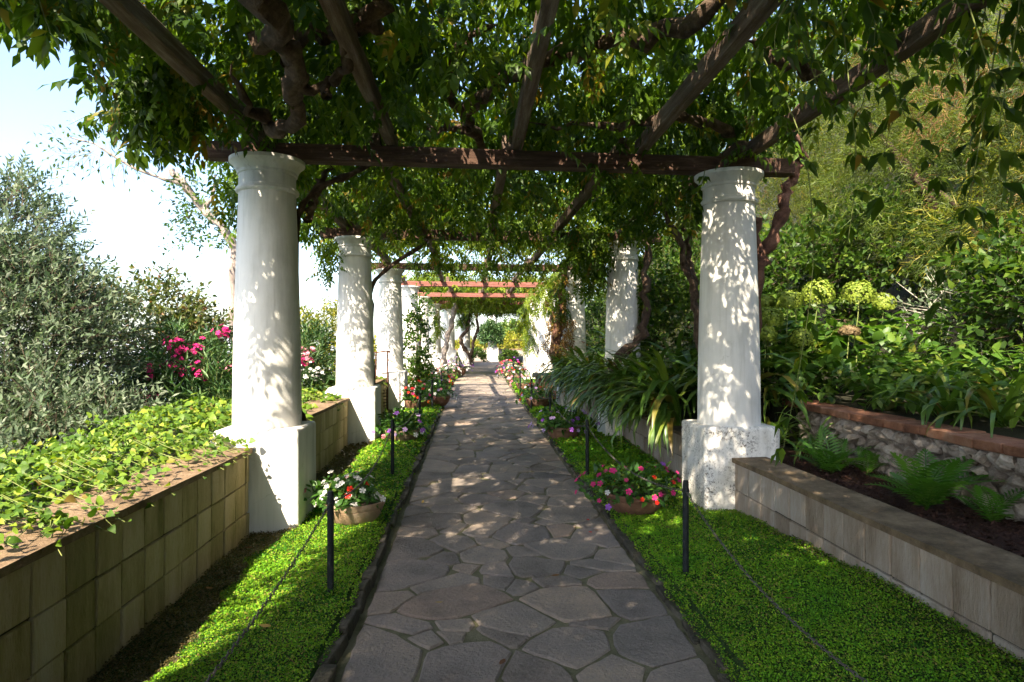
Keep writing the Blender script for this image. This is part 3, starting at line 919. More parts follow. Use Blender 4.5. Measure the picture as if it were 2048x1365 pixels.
def planter_wall(side, y0, y1, top, face_x, label, rows, mat, capmat, bw=0.215, bh=0.222, blocks=True, cap_w=0.40):
    r = random.Random(int(y0 * 10) + (side > 0) * 777)
    ym = (y0 + y1) / 2
    g = gz(ym)
    bx = bend(ym)
    fx = face_x + bx
    inward = 1 if side < 0 else -1                      # direction in which the face looks
    t = thing('planter_wall', (fx, y0, gz(y0)), label, 'wall', 'block walls beside the path')
    # core, set back behind the blocks
    zb = min(gz(y0), gz(y1)) - 0.1
    core = box_mesh('core', 0.24, y1 - y0 - 0.004, top - 0.002 - zb, 'joint' if blocks else mat, 0.0)
    put('core', core, t, (fx - inward * (0.12 + (0.012 if blocks else 0)), ym, (top - 0.002 + zb) / 2))
    if blocks:
        vs_ = block_mesh(mat, bw, bh)
        nrow = rows
        for row in range(nrow):
            zc = top - bh * (row + 0.5)
            y = y0 + 0.004
            while y < y1 - 0.02:
                w = min(bw, y1 - 0.004 - y)
                if w > 0.04:
                    me = r.choice(vs_)
                    o = put('block', me, t, (fx - inward * (0.012 + r.uniform(-0.004, 0.004)), y + w / 2, zc + r.uniform(-0.002, 0.002)), (r.uniform(-0.008, 0.008), r.uniform(-0.012, 0.012), r.uniform(-0.012, 0.012)), (1, w / bw, 1))
                y += bw
    n = max(2, int((y1 - y0) / 0.5))
    V = []; F = []
    for i in range(n + 1):
        y = y0 + 0.002 + (y1 - y0 - 0.004) * i / n
        j = r.uniform(-0.008, 0.008); j2 = r.uniform(-0.004, 0.004)
        V += [(fx + inward * (0.022 + j), y, top), (fx + inward * (0.024 + j), y, top + 0.036 + j2), (fx - inward * cap_w, y, top + 0.042 + j2), (fx - inward * cap_w, y, top)]
    for i in range(n):
        a = 4 * i
        for k in range(4):
            F.append((a + k, a + (k + 1) % 4, a + 4 + (k + 1) % 4, a + 4 + k))
    F.append((0, 1, 2, 3)); F.append(tuple(4 * n + k for k in range(4)))
    bmv = [(v[0] - fx, v[1] - y0, v[2] - top) for v in V]
    me = py_mesh('cap', bmv, F, capmat)
    bm = bmesh.new(); bm.from_mesh(me); bmesh.ops.recalc_face_normals(bm, faces=bm.faces); bm.to_mesh(me); bm.free()
    put('cap', me, t, (fx, y0, top))
    return t
yl = [col_y(-1, k) for k in range(-1, 8)]
yr = [col_y(1, k) for k in range(-1, 8)]
planter_wall(-1, yl[0] + 0.31, yl[1] - 0.302, 0.715, -1.685, 'mossy block wall on the left ending at the nearest left column', 3, 'tuff_block', 'cap_stone')
planter_wall(-1, yl[1] + 0.302, yl[2] - 0.302, 0.765, -1.685, 'block wall on the left between the first and second columns', 3, 'tuff_block', 'cap_stone')
planter_wall(-1, yl[2] + 0.302, yl[3] - 0.302, 0.815, -1.685, 'block wall on the left between the second and third columns', 3, 'tuff_block', 'cap_stone')
for k in (4, 5, 6, 7):
    planter_wall(-1, yl[k] + 0.302, yl[k + 1] - 0.302 if k < 8 else yl[k] + 3, 0.83 + 0.04 * (k - 3), -1.66, 'low pale wall on the far left behind the %s column' % ORD[k - 1], 3, 'tuff_block', 'cap_stone', blocks=False)
planter_wall(1, yr[0] + 0.31, yr[1] - 0.302, 0.565, 2.15, 'pale grey block wall on the right ending at the nearest right column', 2, 'pale_block', 'cap_dark', cap_w=0.262)
planter_wall(1, yr[1] + 0.302, yr[2] - 0.302, 0.60, 2.13, 'pale block wall on the right under the drooping strap leaves', 2, 'pale_block', 'cap_dark', cap_w=0.262)
planter_wall(1, yr[2] + 0.302, yr[3] - 0.302, 0.64, 2.06, 'low wall on the right between the second and third columns', 2, 'pale_block', 'cap_dark', cap_w=0.262)
for k in (3, 4, 5, 6):
    planter_wall(1, yr[k] + 0.302, yr[k + 1] - 0.302, 0.68 + 0.04 * (k - 3), 2.02, 'low wall on the far right behind the %s column' % ORD[k - 1], 2, 'pale_block', 'cap_dark', blocks=False)

# ---------------------------------------------------------------- ground cover on both sides of the path
def cover_h(x, y, side):
    """Height of the clipped mat: cushioned, rounded off at the path edge."""
    d = (-0.655 - x) if side < 0 else (x - 1.15)
    edge = np.clip(d / 0.10, 0, 1)
    edge = np.sqrt(1 - (1 - edge) ** 2)
    h = 0.012 + 0.073 * edge + 0.026 * (vnoise(x, y, 3.2) - 0.5) + 0.016 * (vnoise(x, y, 9.0) - 0.5) + 0.010 * (vnoise(x, y, 26.0) - 0.5)
    if side < 0:
        h = h - 0.035 * np.clip((-1.36 - x + 0.10 * (vnoise(x * 0 + 3.0, y, 2.1) - 0.5)) / 0.14, 0, 1)
    else:                                               # the right bed banks up against the wall near the viewer
        h = h + 0.19 * np.clip((x - 1.30) / 0.85, 0, 1) * np.clip((5.5 - y) / 2.2, 0, 1)
    return 0.012 * y + h

def lawn(side, name, label):
    xa, xb = (-1.672, -0.655) if side < 0 else (1.15, 2.14)
    nx_, ny_ = 20, 120
    X = np.linspace(xa, xb, nx_); Y = np.concatenate([np.linspace(0.6, 9, 80), np.linspace(9.3, 26.9, 40)])
    ny_ = len(Y)
    XX, YY = np.meshgrid(X, Y)
    B = 0.008 * np.maximum(0, YY - 20) ** 2
    Z = cover_h(XX, YY, side) - 0.008
    V = np.stack([XX + B, YY, Z], -1).reshape(-1, 3)
    idx = np.arange(nx_ * ny_).reshape(ny_, nx_)
    F = np.stack([idx[:-1, :-1], idx[:-1, 1:], idx[1:, 1:], idx[1:, :-1]], -1).reshape(-1, 4)
    base = put_world(name, V, F, 'lawn_base', smooth=True)
    tag(base, kind='structure')
    # leaves: densest and smallest near the viewer
    Ps, Ss = [], []
    for (y0, y1, dens, sz) in ((1.9, 3.4, 32000, 0.0072), (3.4, 5.2, 22000, 0.0090), (5.2, 8.0, 9000, 0.0140), (8.0, 13.0, 2600, 0.027), (13.0, 22.0, 900, 0.045), (22, 26.9, 300, 0.08)):
        n = int(dens * (xb - xa) * (y1 - y0))
        Ps.append(np.stack([RNG.uniform(xa, xb, n), RNG.uniform(y0, y1, n)], -1)); Ss.append(np.full(n, sz))
    P2 = np.vstack(Ps); S_ = np.concatenate(Ss) * RNG.uniform(0.7, 1.4, len(P2))
    P2[:, 0] += (0.035 * (vnoise(P2[:, 0] * 0 + 5, P2[:, 1], 7.0) - 0.3) * (np.abs(P2[:, 0] - (xb if side < 0 else xa)) < 0.05)) * (1 if side < 0 else -1)
    z = cover_h(P2[:, 0], P2[:, 1], side) + RNG.uniform(-0.010, 0.016, len(P2)) * np.minimum(1.5, S_ / 0.012)
    P = np.stack([P2[:, 0] + 0.008 * np.maximum(0, P2[:, 1] - 20) ** 2, P2[:, 1], z], -1)
    dry = np.zeros(len(P), bool)
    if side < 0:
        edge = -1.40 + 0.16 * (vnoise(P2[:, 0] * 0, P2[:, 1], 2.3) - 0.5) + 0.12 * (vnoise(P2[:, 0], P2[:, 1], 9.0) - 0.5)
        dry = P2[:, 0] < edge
    else:
        dry = (P2[:, 0] > 2.06) & (RNG.random(len(P)) < 0.4)
    D = rand_dirs(len(P)); D[:, 2] = np.abs(D[:, 2]) * 0.55
    Nn = np.array([0, 0, 1.0]) + RNG.normal(size=P.shape) * 0.5
    M = bases(D, Nn, S_ * 1.25)
    t = leaf2(1.0, 0.85, 0.1, 0.05)
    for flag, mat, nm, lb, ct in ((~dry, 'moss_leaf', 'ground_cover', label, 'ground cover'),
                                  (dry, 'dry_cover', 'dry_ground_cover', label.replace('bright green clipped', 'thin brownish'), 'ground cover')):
        k = np.where(flag)[0]
        if nm == 'dry_ground_cover':
            k = k[RNG.random(len(k)) < 0.7]
        V, F = scatter(t, M[k], P[k])
        patch = 0.40 * vnoise(P[k][:, 0], P[k][:, 1], 2.2) + 0.25 * vnoise(P[k][:, 0] + 9, P[k][:, 1], 9.0) + 0.42 * RNG.random(len(k)) - 0.05 + 0.45 * (RNG.random(len(k)) < 0.035)
        o = put_world(nm, V, F, mat, None, rnd_for(t, len(k), np.clip(patch, 0, 0.999)))
        tag(o, lb, ct, None, 'stuff')
lawn(-1, 'lawn_left', 'bright green clipped ground cover between path and left wall')
lawn(1, 'lawn_right', 'bright green clipped ground cover between path and right wall')

# dry straw and twig bits lying on the green
for side, (xa, xb), lb in ((-1, (-1.5, -0.75), 'dry straw bits scattered on the left ground cover'), (1, (1.25, 2.05), 'dry straw bits scattered on the right ground cover')):
    n = 90
    P2 = np.stack([RNG.uniform(xa, xb, n), RNG.uniform(2.2, 7.0, n)], -1)
    P = np.stack([P2[:, 0], P2[:, 1], cover_h(P2[:, 0], P2[:, 1], side) + 0.016], -1)
    D = rand_dirs(n); D[:, 2] *= 0.12
    M = bases(D, np.array([0, 0, 1.0]) + RNG.normal(size=P.shape) * 0.2, RNG.uniform(0.03, 0.14, n))
    tm_ = leaf2(1, 0.03, 0.1, 0.02)
    V, F = scatter(tm_, M, P)
    tag(put_world('straw', V, F, 'dry_leaf', None, rnd_for(tm_, n)), lb, 'straw', None, 'stuff')

# ---------------------------------------------------------------- the wisteria roof
WIS_HI = [compound(5, True, s, 0.15 + 0.11 * s) for s in range(4)]
WIS_LO = [compound(4, False, 10 + s, 0.15 + 0.12 * s) for s in range(3)]

def canopy_points(x0, x1, y0, y1, dens, gap=0.32, zlo=3.38, zhi=4.05, edge=0.35, hang=0.05):
    n = int(dens * (x1 - x0) * (y1 - y0))
    X = RNG.uniform(x0, x1, n); Y = RNG.uniform(y0, y1, n)
    f = 0.6 * vnoise(X, Y, 1.15) + 0.4 * vnoise(X + 7, Y + 3, 2.9)
    ed = np.minimum(X - x0, x1 - X) + 0.5 * (vnoise(X, Y, 1.7) - 0.5)
    keep = (f > gap * (0.8 + 0.4 * RNG.random(n))) & (ed > 0.0)
    X, Y, f, ed = X[keep], Y[keep], f[keep], ed[keep]
    n = len(X)
    thick = (zhi - zlo) * (0.45 + 0.75 * vnoise(X + 20, Y, 0.9))
    Z = zlo + thick * RNG.random(n) ** 1.15
    h = (RNG.random(n) < hang * 2.5) & (vnoise(X, Y + 50, 1.6) > 0.62)      # a few clumps hang between the rafters
    Z[h] = zlo - RNG.random(h.sum()) * 0.28
    Z -= np.clip((edge - ed) / edge, 0, 1) * 0.35 * RNG.random(n)
    return np.stack([X, Y, Z], -1)

def canopy_frames(P, s0=0.20, s1=0.34, droop=0.3):
    n = len(P)
    az = RNG.uniform(0, 2 * PI, n)
    D = np.stack([np.cos(az), np.sin(az), -droop * RNG.uniform(0.1, 1.6, n)], -1)
    Nn = np.array([0, 0, 1.0]) + RNG.normal(size=P.shape) * 0.28
    return bases(D, Nn, RNG.uniform(s0, s1, n))

def limb(parent, ctrl, r0, r1, mat='bark', name='limb', n=26, wob=0.16, seg=9, gnarl=0.018):
    P = spline(ctrl, n)
    P[1:-1] += RNG.normal(size=(n - 2, 3)) * gnarl
    R = np.linspace(r0, r1, n) * (1 + 0.30 * np.sin(np.arange(n) * 1.7) * RNG.uniform(0.2, 1.0, n))
    if name != 'trunk': R = R * np.clip((n - 1 - np.arange(n)) / (n * 0.22) + 0.12, 0, 1)      # limbs run out to a point
    V, F = tube(P, R, seg, wob)
    return put_world(name, V, F, mat, parent, smooth=True)

VINES = [
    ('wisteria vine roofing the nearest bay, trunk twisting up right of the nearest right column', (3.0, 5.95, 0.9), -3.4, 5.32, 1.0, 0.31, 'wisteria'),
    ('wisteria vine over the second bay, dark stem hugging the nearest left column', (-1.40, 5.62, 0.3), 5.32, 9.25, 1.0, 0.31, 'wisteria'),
    ('wisteria vine over the third bay, rough trunk leaning on the second right column', (1.95, 9.0, 0.6), 9.25, 13.1, 1.0, 0.30, 'vine_backlit'),
    ('thin sunlit vine over the fourth bay, dry brown growth at third right column', (1.75, 13.0, 0.6), 13.1, 17.0, 0.07, 0.5, 'vine_backlit'),
    ('sparse yellow-green vine over the fifth bay, above the sunlit red beams', (2.2, 17.4, 0.6), 17.0, 21.0, 0.07, 0.5, 'vine_backlit'),
    ('bright vine over the sixth bay with pale trunk leaning across a column', (-1.05, 23.6, 0.5), 21.0, 25.0, 0.75, 0.36, 'vine_backlit'),
    ('leafy vine over the seventh bay of the pergola', (2.6, 28.0, 0.5), 25.0, 29.0, 0.9, 0.32, 'vine_backlit'),
    ('leafy vine over the far end bay with twisted double trunk', (-0.3, 32.3, 0.5), 29.0, 33.2, 1.0, 0.30, 'vine_backlit'),
]
vine = []
for i, (lab, root, y0, y1, dens, gap, mat) in enumerate(VINES):
    t = thing('wisteria_vine', root, lab, 'vine', 'vines over the pergola')
    vine.append(t)
    bx = bend((y0 + y1) / 2)
    x0, x1 = -2.42 + bx, (2.75 if i < 2 else 2.6) + bx
    if i == 0:
        Pb = canopy_points(x0, x1, y0, 0.6, 330, gap * 0.3)  # unseen foliage behind the viewer, packed densely to shade the near path
        Mb = canopy_frames(Pb, 0.26, 0.40)
        V, F, R = scatter_multi(WIS_LO, Mb, Pb)
        put_world('foliage', V, F, mat, t, R, kind='stuff')
        P = canopy_points(x0, x1, 0.6, y1, 285, gap * 0.95)
        thin = (P[:, 0] > 0.7) & (P[:, 0] < 2.3) & (P[:, 1] > 2.0) & (P[:, 1] < 4.8)      # thinned on purpose so sun spots reach the right column
        P = P[~thin | (RNG.random(len(P)) > 0.38)]
        M = canopy_frames(P)
        V, F, R = scatter_multi(WIS_HI, M, P)
        put_world('foliage', V, F, mat, t, R, kind='stuff')
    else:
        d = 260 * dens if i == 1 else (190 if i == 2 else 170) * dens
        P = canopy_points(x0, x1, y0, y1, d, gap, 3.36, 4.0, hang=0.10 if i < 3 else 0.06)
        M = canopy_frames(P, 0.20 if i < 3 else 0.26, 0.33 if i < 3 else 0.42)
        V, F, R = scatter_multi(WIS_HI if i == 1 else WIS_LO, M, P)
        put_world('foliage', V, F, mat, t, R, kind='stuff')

# old twisted limbs under the roof (nearest bays)
limb(vine[0], [(2.62, 5.95, 0.95), (2.60, 5.92, 1.6), (2.66, 5.9, 2.2), (2.73, 5.9, 2.42), (2.87, 5.9, 2.70), (2.92, 5.88, 2.93), (2.99, 5.86, 3.14), (3.02, 5.8, 3.30), (2.72, 5.45, 3.36), (2.48, 4.9, 3.32), (2.46, 4.5, 3.30)], 0.058, 0.038, 'red_bark', 'trunk', 40, 0.25)
limb(vine[0], [(2.69, 5.92, 2.33), (2.62, 5.9, 2.62), (2.55, 5.86, 2.9), (2.5, 5.8, 3.1)], 0.045, 0.025, 'red_bark', 'limb', 14, 0.25)
limb(vine[0], [(-0.9, 2.3, 3.12), (-0.91, 2.9, 3.05), (-0.94, 3.23, 3.05), (-0.97, 3.58, 3.05), (-1.07, 4.01, 3.04), (-1.23, 4.41, 3.0), (-1.39, 4.55, 3.02), (-1.43, 4.29, 3.10), (-1.41, 3.9, 3.18)], 0.06, 0.04, n=34, wob=0.2)
limb(vine[0], [(-1.0, 3.55, 3.06), (-1.0, 3.85, 3.06), (-0.88, 3.96, 3.08), (-0.73, 3.77, 3.12), (-0.66, 3.4, 3.2)], 0.035, 0.03)
limb(vine[0], [(-1.3, 3.9, 3.3), (-0.98, 3.76, 3.3), (-0.73, 3.66, 3.3), (-0.52, 3.53, 3.28), (-0.42, 3.1, 3.3)], 0.055, 0.04)
limb(vine[0], [(0.14, 6.2, 3.30), (-0.0, 5.42, 3.3), (-0.06, 4.85, 3.28), (-0.14, 4.61, 3.28), (-0.14, 4.11, 3.3), (-0.02, 3.89, 3.32), (0.14, 3.7, 3.36)], 0.05, 0.03)
limb(vine[0], [(-0.06, 4.82, 3.28), (0.15, 4.37, 3.3), (0.36, 4.08, 3.31), (0.53, 3.89, 3.3), (0.85, 3.71, 3.3), (1.1, 3.58, 3.3), (1.32, 3.2, 3.3), (1.6, 2.6, 3.35)], 0.05, 0.055)
limb(vine[0], [(2.2, 5.3, 3.30), (2.0, 5.15, 3.27), (1.66, 4.87, 3.27), (1.45, 4.83, 3.26), (1.02, 5.10, 3.25), (0.41, 5.08, 3.28)], 0.045, 0.025)
limb(vine[0], [(2.66, 4.6, 3.30), (2.55, 4.42, 3.32), (2.2, 4.12, 3.3), (1.88, 3.88, 3.3), (1.6, 3.75, 3.34)], 0.045, 0.028)
limb(vine[0], [(-0.35, 5.2, 3.30), (-0.28, 5.0, 3.18), (-0.12, 4.95, 3.16), (0.02, 5.1, 3.22)], 0.022, 0.02)
limb(vine[1], [(-1.40, 5.66, 0.16), (-1.42, 5.65, 0.8), (-1.452, 5.54, 1.02), (-1.462, 5.50, 1.5), (-1.470, 5.50, 2.0), (-1.462, 5.49, 2.4), (-1.41, 5.46, 2.66), (-1.25, 5.48, 2.84), (-1.05, 5.62, 2.98), (-0.9, 6.0, 3.2)], 0.024, 0.026, 'bark', 'trunk', 36, 0.25, gnarl=0.004)
limb(vine[1], [(-1.36, 5.46, 2.55), (-1.30, 5.5, 2.78), (-1.2, 5.6, 3.1)], 0.03, 0.02)
for q in (((2.52, 7.05, 1.3), (2.46, 7.0, 1.88), (2.41, 7.0, 2.13), (2.30, 7.0, 2.46), (2.16, 7.0, 2.84), (2.1, 6.9, 3.2)), ((2.50, 7.1, 1.6), (2.46, 7.1, 2.25), (2.40, 7.1, 2.58), (2.36, 7.05, 2.92), (2.4, 7.0, 3.3))):
    limb(vine[1], q, 0.042, 0.03, 'bark', 'limb', 22, 0.2)
limb(vine[2], [(1.86, 8.95, 0.75), (1.95, 8.95, 1.15), (2.15, 9.0, 1.45), (2.40, 9.1, 1.7), (2.48, 9.15, 2.1), (2.47, 9.2, 2.5), (2.5, 9.3, 3.0), (2.3, 9.6, 3.3)], 0.065, 0.05, 'bark', 'trunk', 30, 0.3)
limb(vine[2], [(-1.36, 9.56, 0.3), (-1.44, 9.45, 1.15), (-1.45, 9.42, 2.0), (-1.42, 9.42, 2.4), (-1.1, 9.45, 2.7), (-0.75, 9.5, 2.95), (-0.5, 9.8, 3.25)], 0.032, 0.028, 'bark', 'limb', 26, 0.2, gnarl=0.006)
limb(vine[3], [(1.72, 13.0, 0.7), (1.70, 13.0, 1.5), (1.78, 13.0, 2.4), (1.9, 13.1, 3.15)], 0.09, 0.06, 'red_bark', 'trunk', 20, 0.3)
limb(vine[4], [(2.05, 17.0, 0.6), (2.1, 17.0, 1.8), (2.0, 17.1, 3.2)], 0.06, 0.04, 'bark', 'trunk', 14, 0.2)
limb(vine[5], [(-1.05, 23.5, 0.25), (-1.02, 23.5, 1.0), (-0.92, 23.7, 1.7), (-0.72, 23.9, 2.4), (-0.62, 24.2, 3.15)], 0.115, 0.075, 'pale_bark', 'trunk', 24, 0.15)
limb(vine[6], [(2.75, 28.2, 0.5), (2.7, 28.2, 1.8), (2.6, 28.4, 3.1)], 0.09, 0.06, 'bark', 'trunk', 14, 0.2)
limb(vine[7], [(-0.05, 32.0, 0.35), (-0.15, 32.0, 0.9), (-0.5, 31.9, 1.4), (-0.55, 31.9, 1.8), (-0.2, 32.0, 2.3), (-0.2, 32.0, 3.1)], 0.10, 0.075, 'bark', 'trunk', 26, 0.2)
limb(vine[7], [(-0.05, 32.0, 0.9), (0.05, 32.0, 1.6), (0.25, 32.0, 2.2), (0.2, 32.0, 3.1)], 0.09, 0.06, 'bark', 'limb', 20, 0.2)

# leaf curtains hanging from the roof beside columns
def curtain(parent, boxes, tm, mat, s0, s1, n):
    Ps = []
    for (c, r, k) in boxes:
        q = np.array(c) + RNG.uniform(-1, 1, (k, 3)) * np.array(r) * (0.55 + 0.45 * RNG.random((k, 1)))
        Ps.append(q)
    P = np.vstack(Ps)
    M = canopy_frames(P, s0, s1, 1.2)
    V, F, R = scatter_multi(tm, M, P)
    put_world('foliage', V, F, mat, parent, R, kind='stuff')
curtain(vine[0], [((-2.12, 4.55, 3.35), (0.28, 0.6, 0.26), 200), ((-2.1, 4.5, 3.1), (0.24, 0.4, 0.18), 90), ((-2.1, 3.3, 3.4), (0.25, 0.7, 0.2), 140), ((-1.95, 2.5, 3.2), (0.25, 0.4, 0.15), 50)], WIS_HI, 'wisteria', 0.17, 0.28, 0)
curtain(vine[1], [((-1.95, 9.0, 2.75), (0.12, 0.3, 0.36), 50), ((-1.95, 5.9, 2.85), (0.3, 0.5, 0.3), 90), ((1.60, 8.9, 2.95), (0.4, 0.4, 0.30), 170), ((1.95, 5.7, 2.85), (0.2, 0.2, 0.18), 40), ((-0.9, 8.4, 3.12), (0.5, 0.6, 0.18), 90), ((2.1, 7.6, 3.05), (0.4, 0.8, 0.25), 100), ((0.6, 8.7, 3.12), (0.6, 0.5, 0.18), 80)], WIS_LO, 'wisteria', 0.16, 0.27, 0)
curtain(vine[2], [((1.7, 9.3, 2.6), (0.22, 0.3, 0.35), 110), ((2.25, 9.5, 2.8), (0.4, 0.3, 0.3), 90), ((2.45, 9.4, 2.2), (0.2, 0.2, 0.45), 60), ((-0.4, 12.7, 3.12), (0.9, 0.4, 0.2), 130), ((0.9, 12.8, 3.08), (0.8, 0.4, 0.2), 120), ((1.75, 12.9, 2.5), (0.15, 0.3, 0.5), 80)], WIS_LO, 'wisteria', 0.16, 0.27, 0)
curtain(vine[3], [((1.75, 14.2, 2.9), (0.3, 0.6, 0.3), 90), ((1.9, 16.6, 2.7), (0.25, 0.5, 0.4), 70)], WIS_LO, 'vine_backlit', 0.2, 0.3, 0)
P = np.array((1.75, 13.0, 1.75)) + RNG.normal(size=(170, 3)) * np.array((0.13, 0.12, 0.38))
V, F, R = scatter_multi(WIS_LO, canopy_frames(P, 0.16, 0.26, 1.3), P)
put_world('dry_foliage', V, F, 'dry_leaf', vine[3], R, kind='stuff')
curtain(vine[4], [((1.75, 19.5, 2.8), (0.25, 0.8, 0.4), 60), ((1.85, 21.0, 1.9), (0.2, 0.4, 0.8), 80)], WIS_LO, 'vine_backlit', 0.24, 0.36, 0)
curtain(vine[5], [((0.2, 24.6, 3.2), (1.3, 0.3, 0.22), 200), ((1.95, 24.0, 2.6), (0.25, 0.6, 0.6), 90), ((-1.3, 24.0, 2.2), (0.2, 0.3, 0.6), 40)], WIS_LO, 'vine_backlit', 0.26, 0.38, 0)
curtain(vine[6], [((0.9, 28.4, 3.25), (1.8, 0.3, 0.22), 200), ((2.5, 28.4, 2.4), (0.25, 0.4, 0.7), 80)], WIS_LO, 'vine_backlit', 0.28, 0.4, 0)
curtain(vine[7], [((1.2, 32.6, 3.25), (2.0, 0.3, 0.22), 240), ((-0.4, 32.2, 2.8), (0.45, 0.4, 0.4), 110), ((2.9, 32.4, 2.6), (0.35, 0.3, 0.5), 90)], WIS_LO, 'wisteria', 0.28, 0.4, 0)

# long young shoots hanging close to the viewer: each leaf is a part of its shoot
SH_LEAF = [leaflet(1.0, 0.42, 0.18, 0.18), leaflet(1.0, 0.36, 0.1, 0.3), leaflet(1.0, 0.46, 0.22, 0.1)]
def shoot(parent, ctrl, size=0.075, every=0.10, leafs=5):
    n = 24
    P = spline(ctrl, n)
    V, F = tube(P, np.linspace(0.004, 0.0015, n), 4)
    s = put_world('shoot', V, F, 'stalk', parent)
    L = np.concatenate([[0], np.cumsum(np.linalg.norm(np.diff(P, axis=0), axis=1))])
    Ps, Ds, Ns = [], [], []
    d = 0.06
    side = 1
    while d < L[-1]:
        p = np.array([np.interp(d, L, P[:, k]) for k in range(3)])
        az = RNG.uniform(0, 6.28)
        ax = np.array([math.cos(az), math.sin(az), -0.8])
        ax /= np.linalg.norm(ax)
        for j in range(leafs):
            f = (j - (leafs - 1) / 2) / leafs * 2.4
            w = np.cross(ax, (0, 0, 1)); w /= np.linalg.norm(w)
            dd = ax * math.cos(f) + w * math.sin(f) + np.array([0, 0, -0.35]) + RNG.normal(size=3) * 0.12
            Ps.append(p + ax * (0.05 + 0.02 * abs(j - (leafs - 1) / 2) * -1)); Ds.append(dd); Ns.append(np.array([0, 0, 1.0]) + RNG.normal(size=3) * 0.4)
        d += every * RNG.uniform(0.8, 1.3)
    Ps, Ds, Ns = np.array(Ps), np.array(Ds), np.array(Ns)
    single_leaves(s, SH_LEAF, 'wisteria', Ps, bases(Ds, Ns, size * RNG.uniform(0.7, 1.3, len(Ps))), len(Ps), minY=-1)
shoot(vine[0], [(1.35, 2.75, 3.15), (1.42, 2.72, 2.85), (1.50, 2.68, 2.55)], 0.085)
shoot(vine[0], [(1.70, 2.9, 3.1), (1.74, 2.9, 2.7), (1.74, 2.85, 2.35), (1.70, 2.85, 2.0)], 0.085, 0.14)
shoot(vine[0], [(1.95, 3.0, 3.1), (2.02, 3.0, 2.75), (2.12, 2.95, 2.5), (2.22, 2.95, 2.3)], 0.085)
shoot(vine[0], [(2.3, 2.7, 3.0), (2.2, 2.65, 2.6), (2.12, 2.65, 2.2), (2.05, 2.7, 1.8), (2.02, 2.7, 1.55)], 0.085, 0.12)
shoot(vine[0], [(1.9, 2.4, 2.9), (2.0, 2.38, 2.55), (2.08, 2.35, 2.2)], 0.075)
shoot(vine[0], [(1.55, 3.4, 3.1), (1.75, 3.35, 2.6), (1.78, 3.3, 2.0), (1.72, 3.3, 1.5), (1.62, 3.3, 1.0)], 0.085, 0.17)
shoot(vine[0], [(2.5, 3.1, 3.05), (2.5, 3.05, 2.75), (2.45, 3.0, 2.45)], 0.085)
shoot(vine[0], [(-1.95, 2.75, 3.05), (-2.0, 2.75, 2.85), (-1.98, 2.72, 2.72)], 0.10, 0.08)
shoot(vine[0], [(-1.75, 2.7, 3.05), (-1.72, 2.7, 2.9), (-1.68, 2.7, 2.78)], 0.10, 0.08)
shoot(vine[0], [(-2.1, 4.4, 3.1), (-2.15, 4.3, 2.95), (-2.2, 4.3, 2.78)], 0.10, 0.07)
shoot(vine[0], [(-1.95, 4.5, 3.05), (-2.0, 4.45, 2.9), (-2.05, 4.4, 2.74)], 0.10, 0.07)
shoot(vine[0], [(-2.3, 4.5, 3.1), (-2.45, 4.4, 3.05), (-2.6, 4.35, 2.95)], 0.10, 0.07)
for k in range(15):
    y = RNG.uniform(2.3, 3.5); x = y * RNG.uniform(0.50, 0.90)
    z0 = 3.25; ln = RNG.uniform(0.35, 1.15) * (1.0 if x / y > 0.62 else 0.6)
    dx, dy = RNG.normal() * 0.10, RNG.normal() * 0.06
    shoot(vine[0], [(x, y, z0), (x + dx * 0.6, y + dy, z0 - ln * 0.4), (x + dx * 1.4, y + dy * 1.3, z0 - ln * 0.75), (x + dx * 1.5, y + dy * 1.6, z0 - ln)], 0.105, 0.15)
shoot(vine[1], [(1.95, 5.35, 3.0), (1.90, 5.3, 2.85), (1.82, 5.3, 2.70), (1.80, 5.3, 2.5)], 0.08, 0.07)

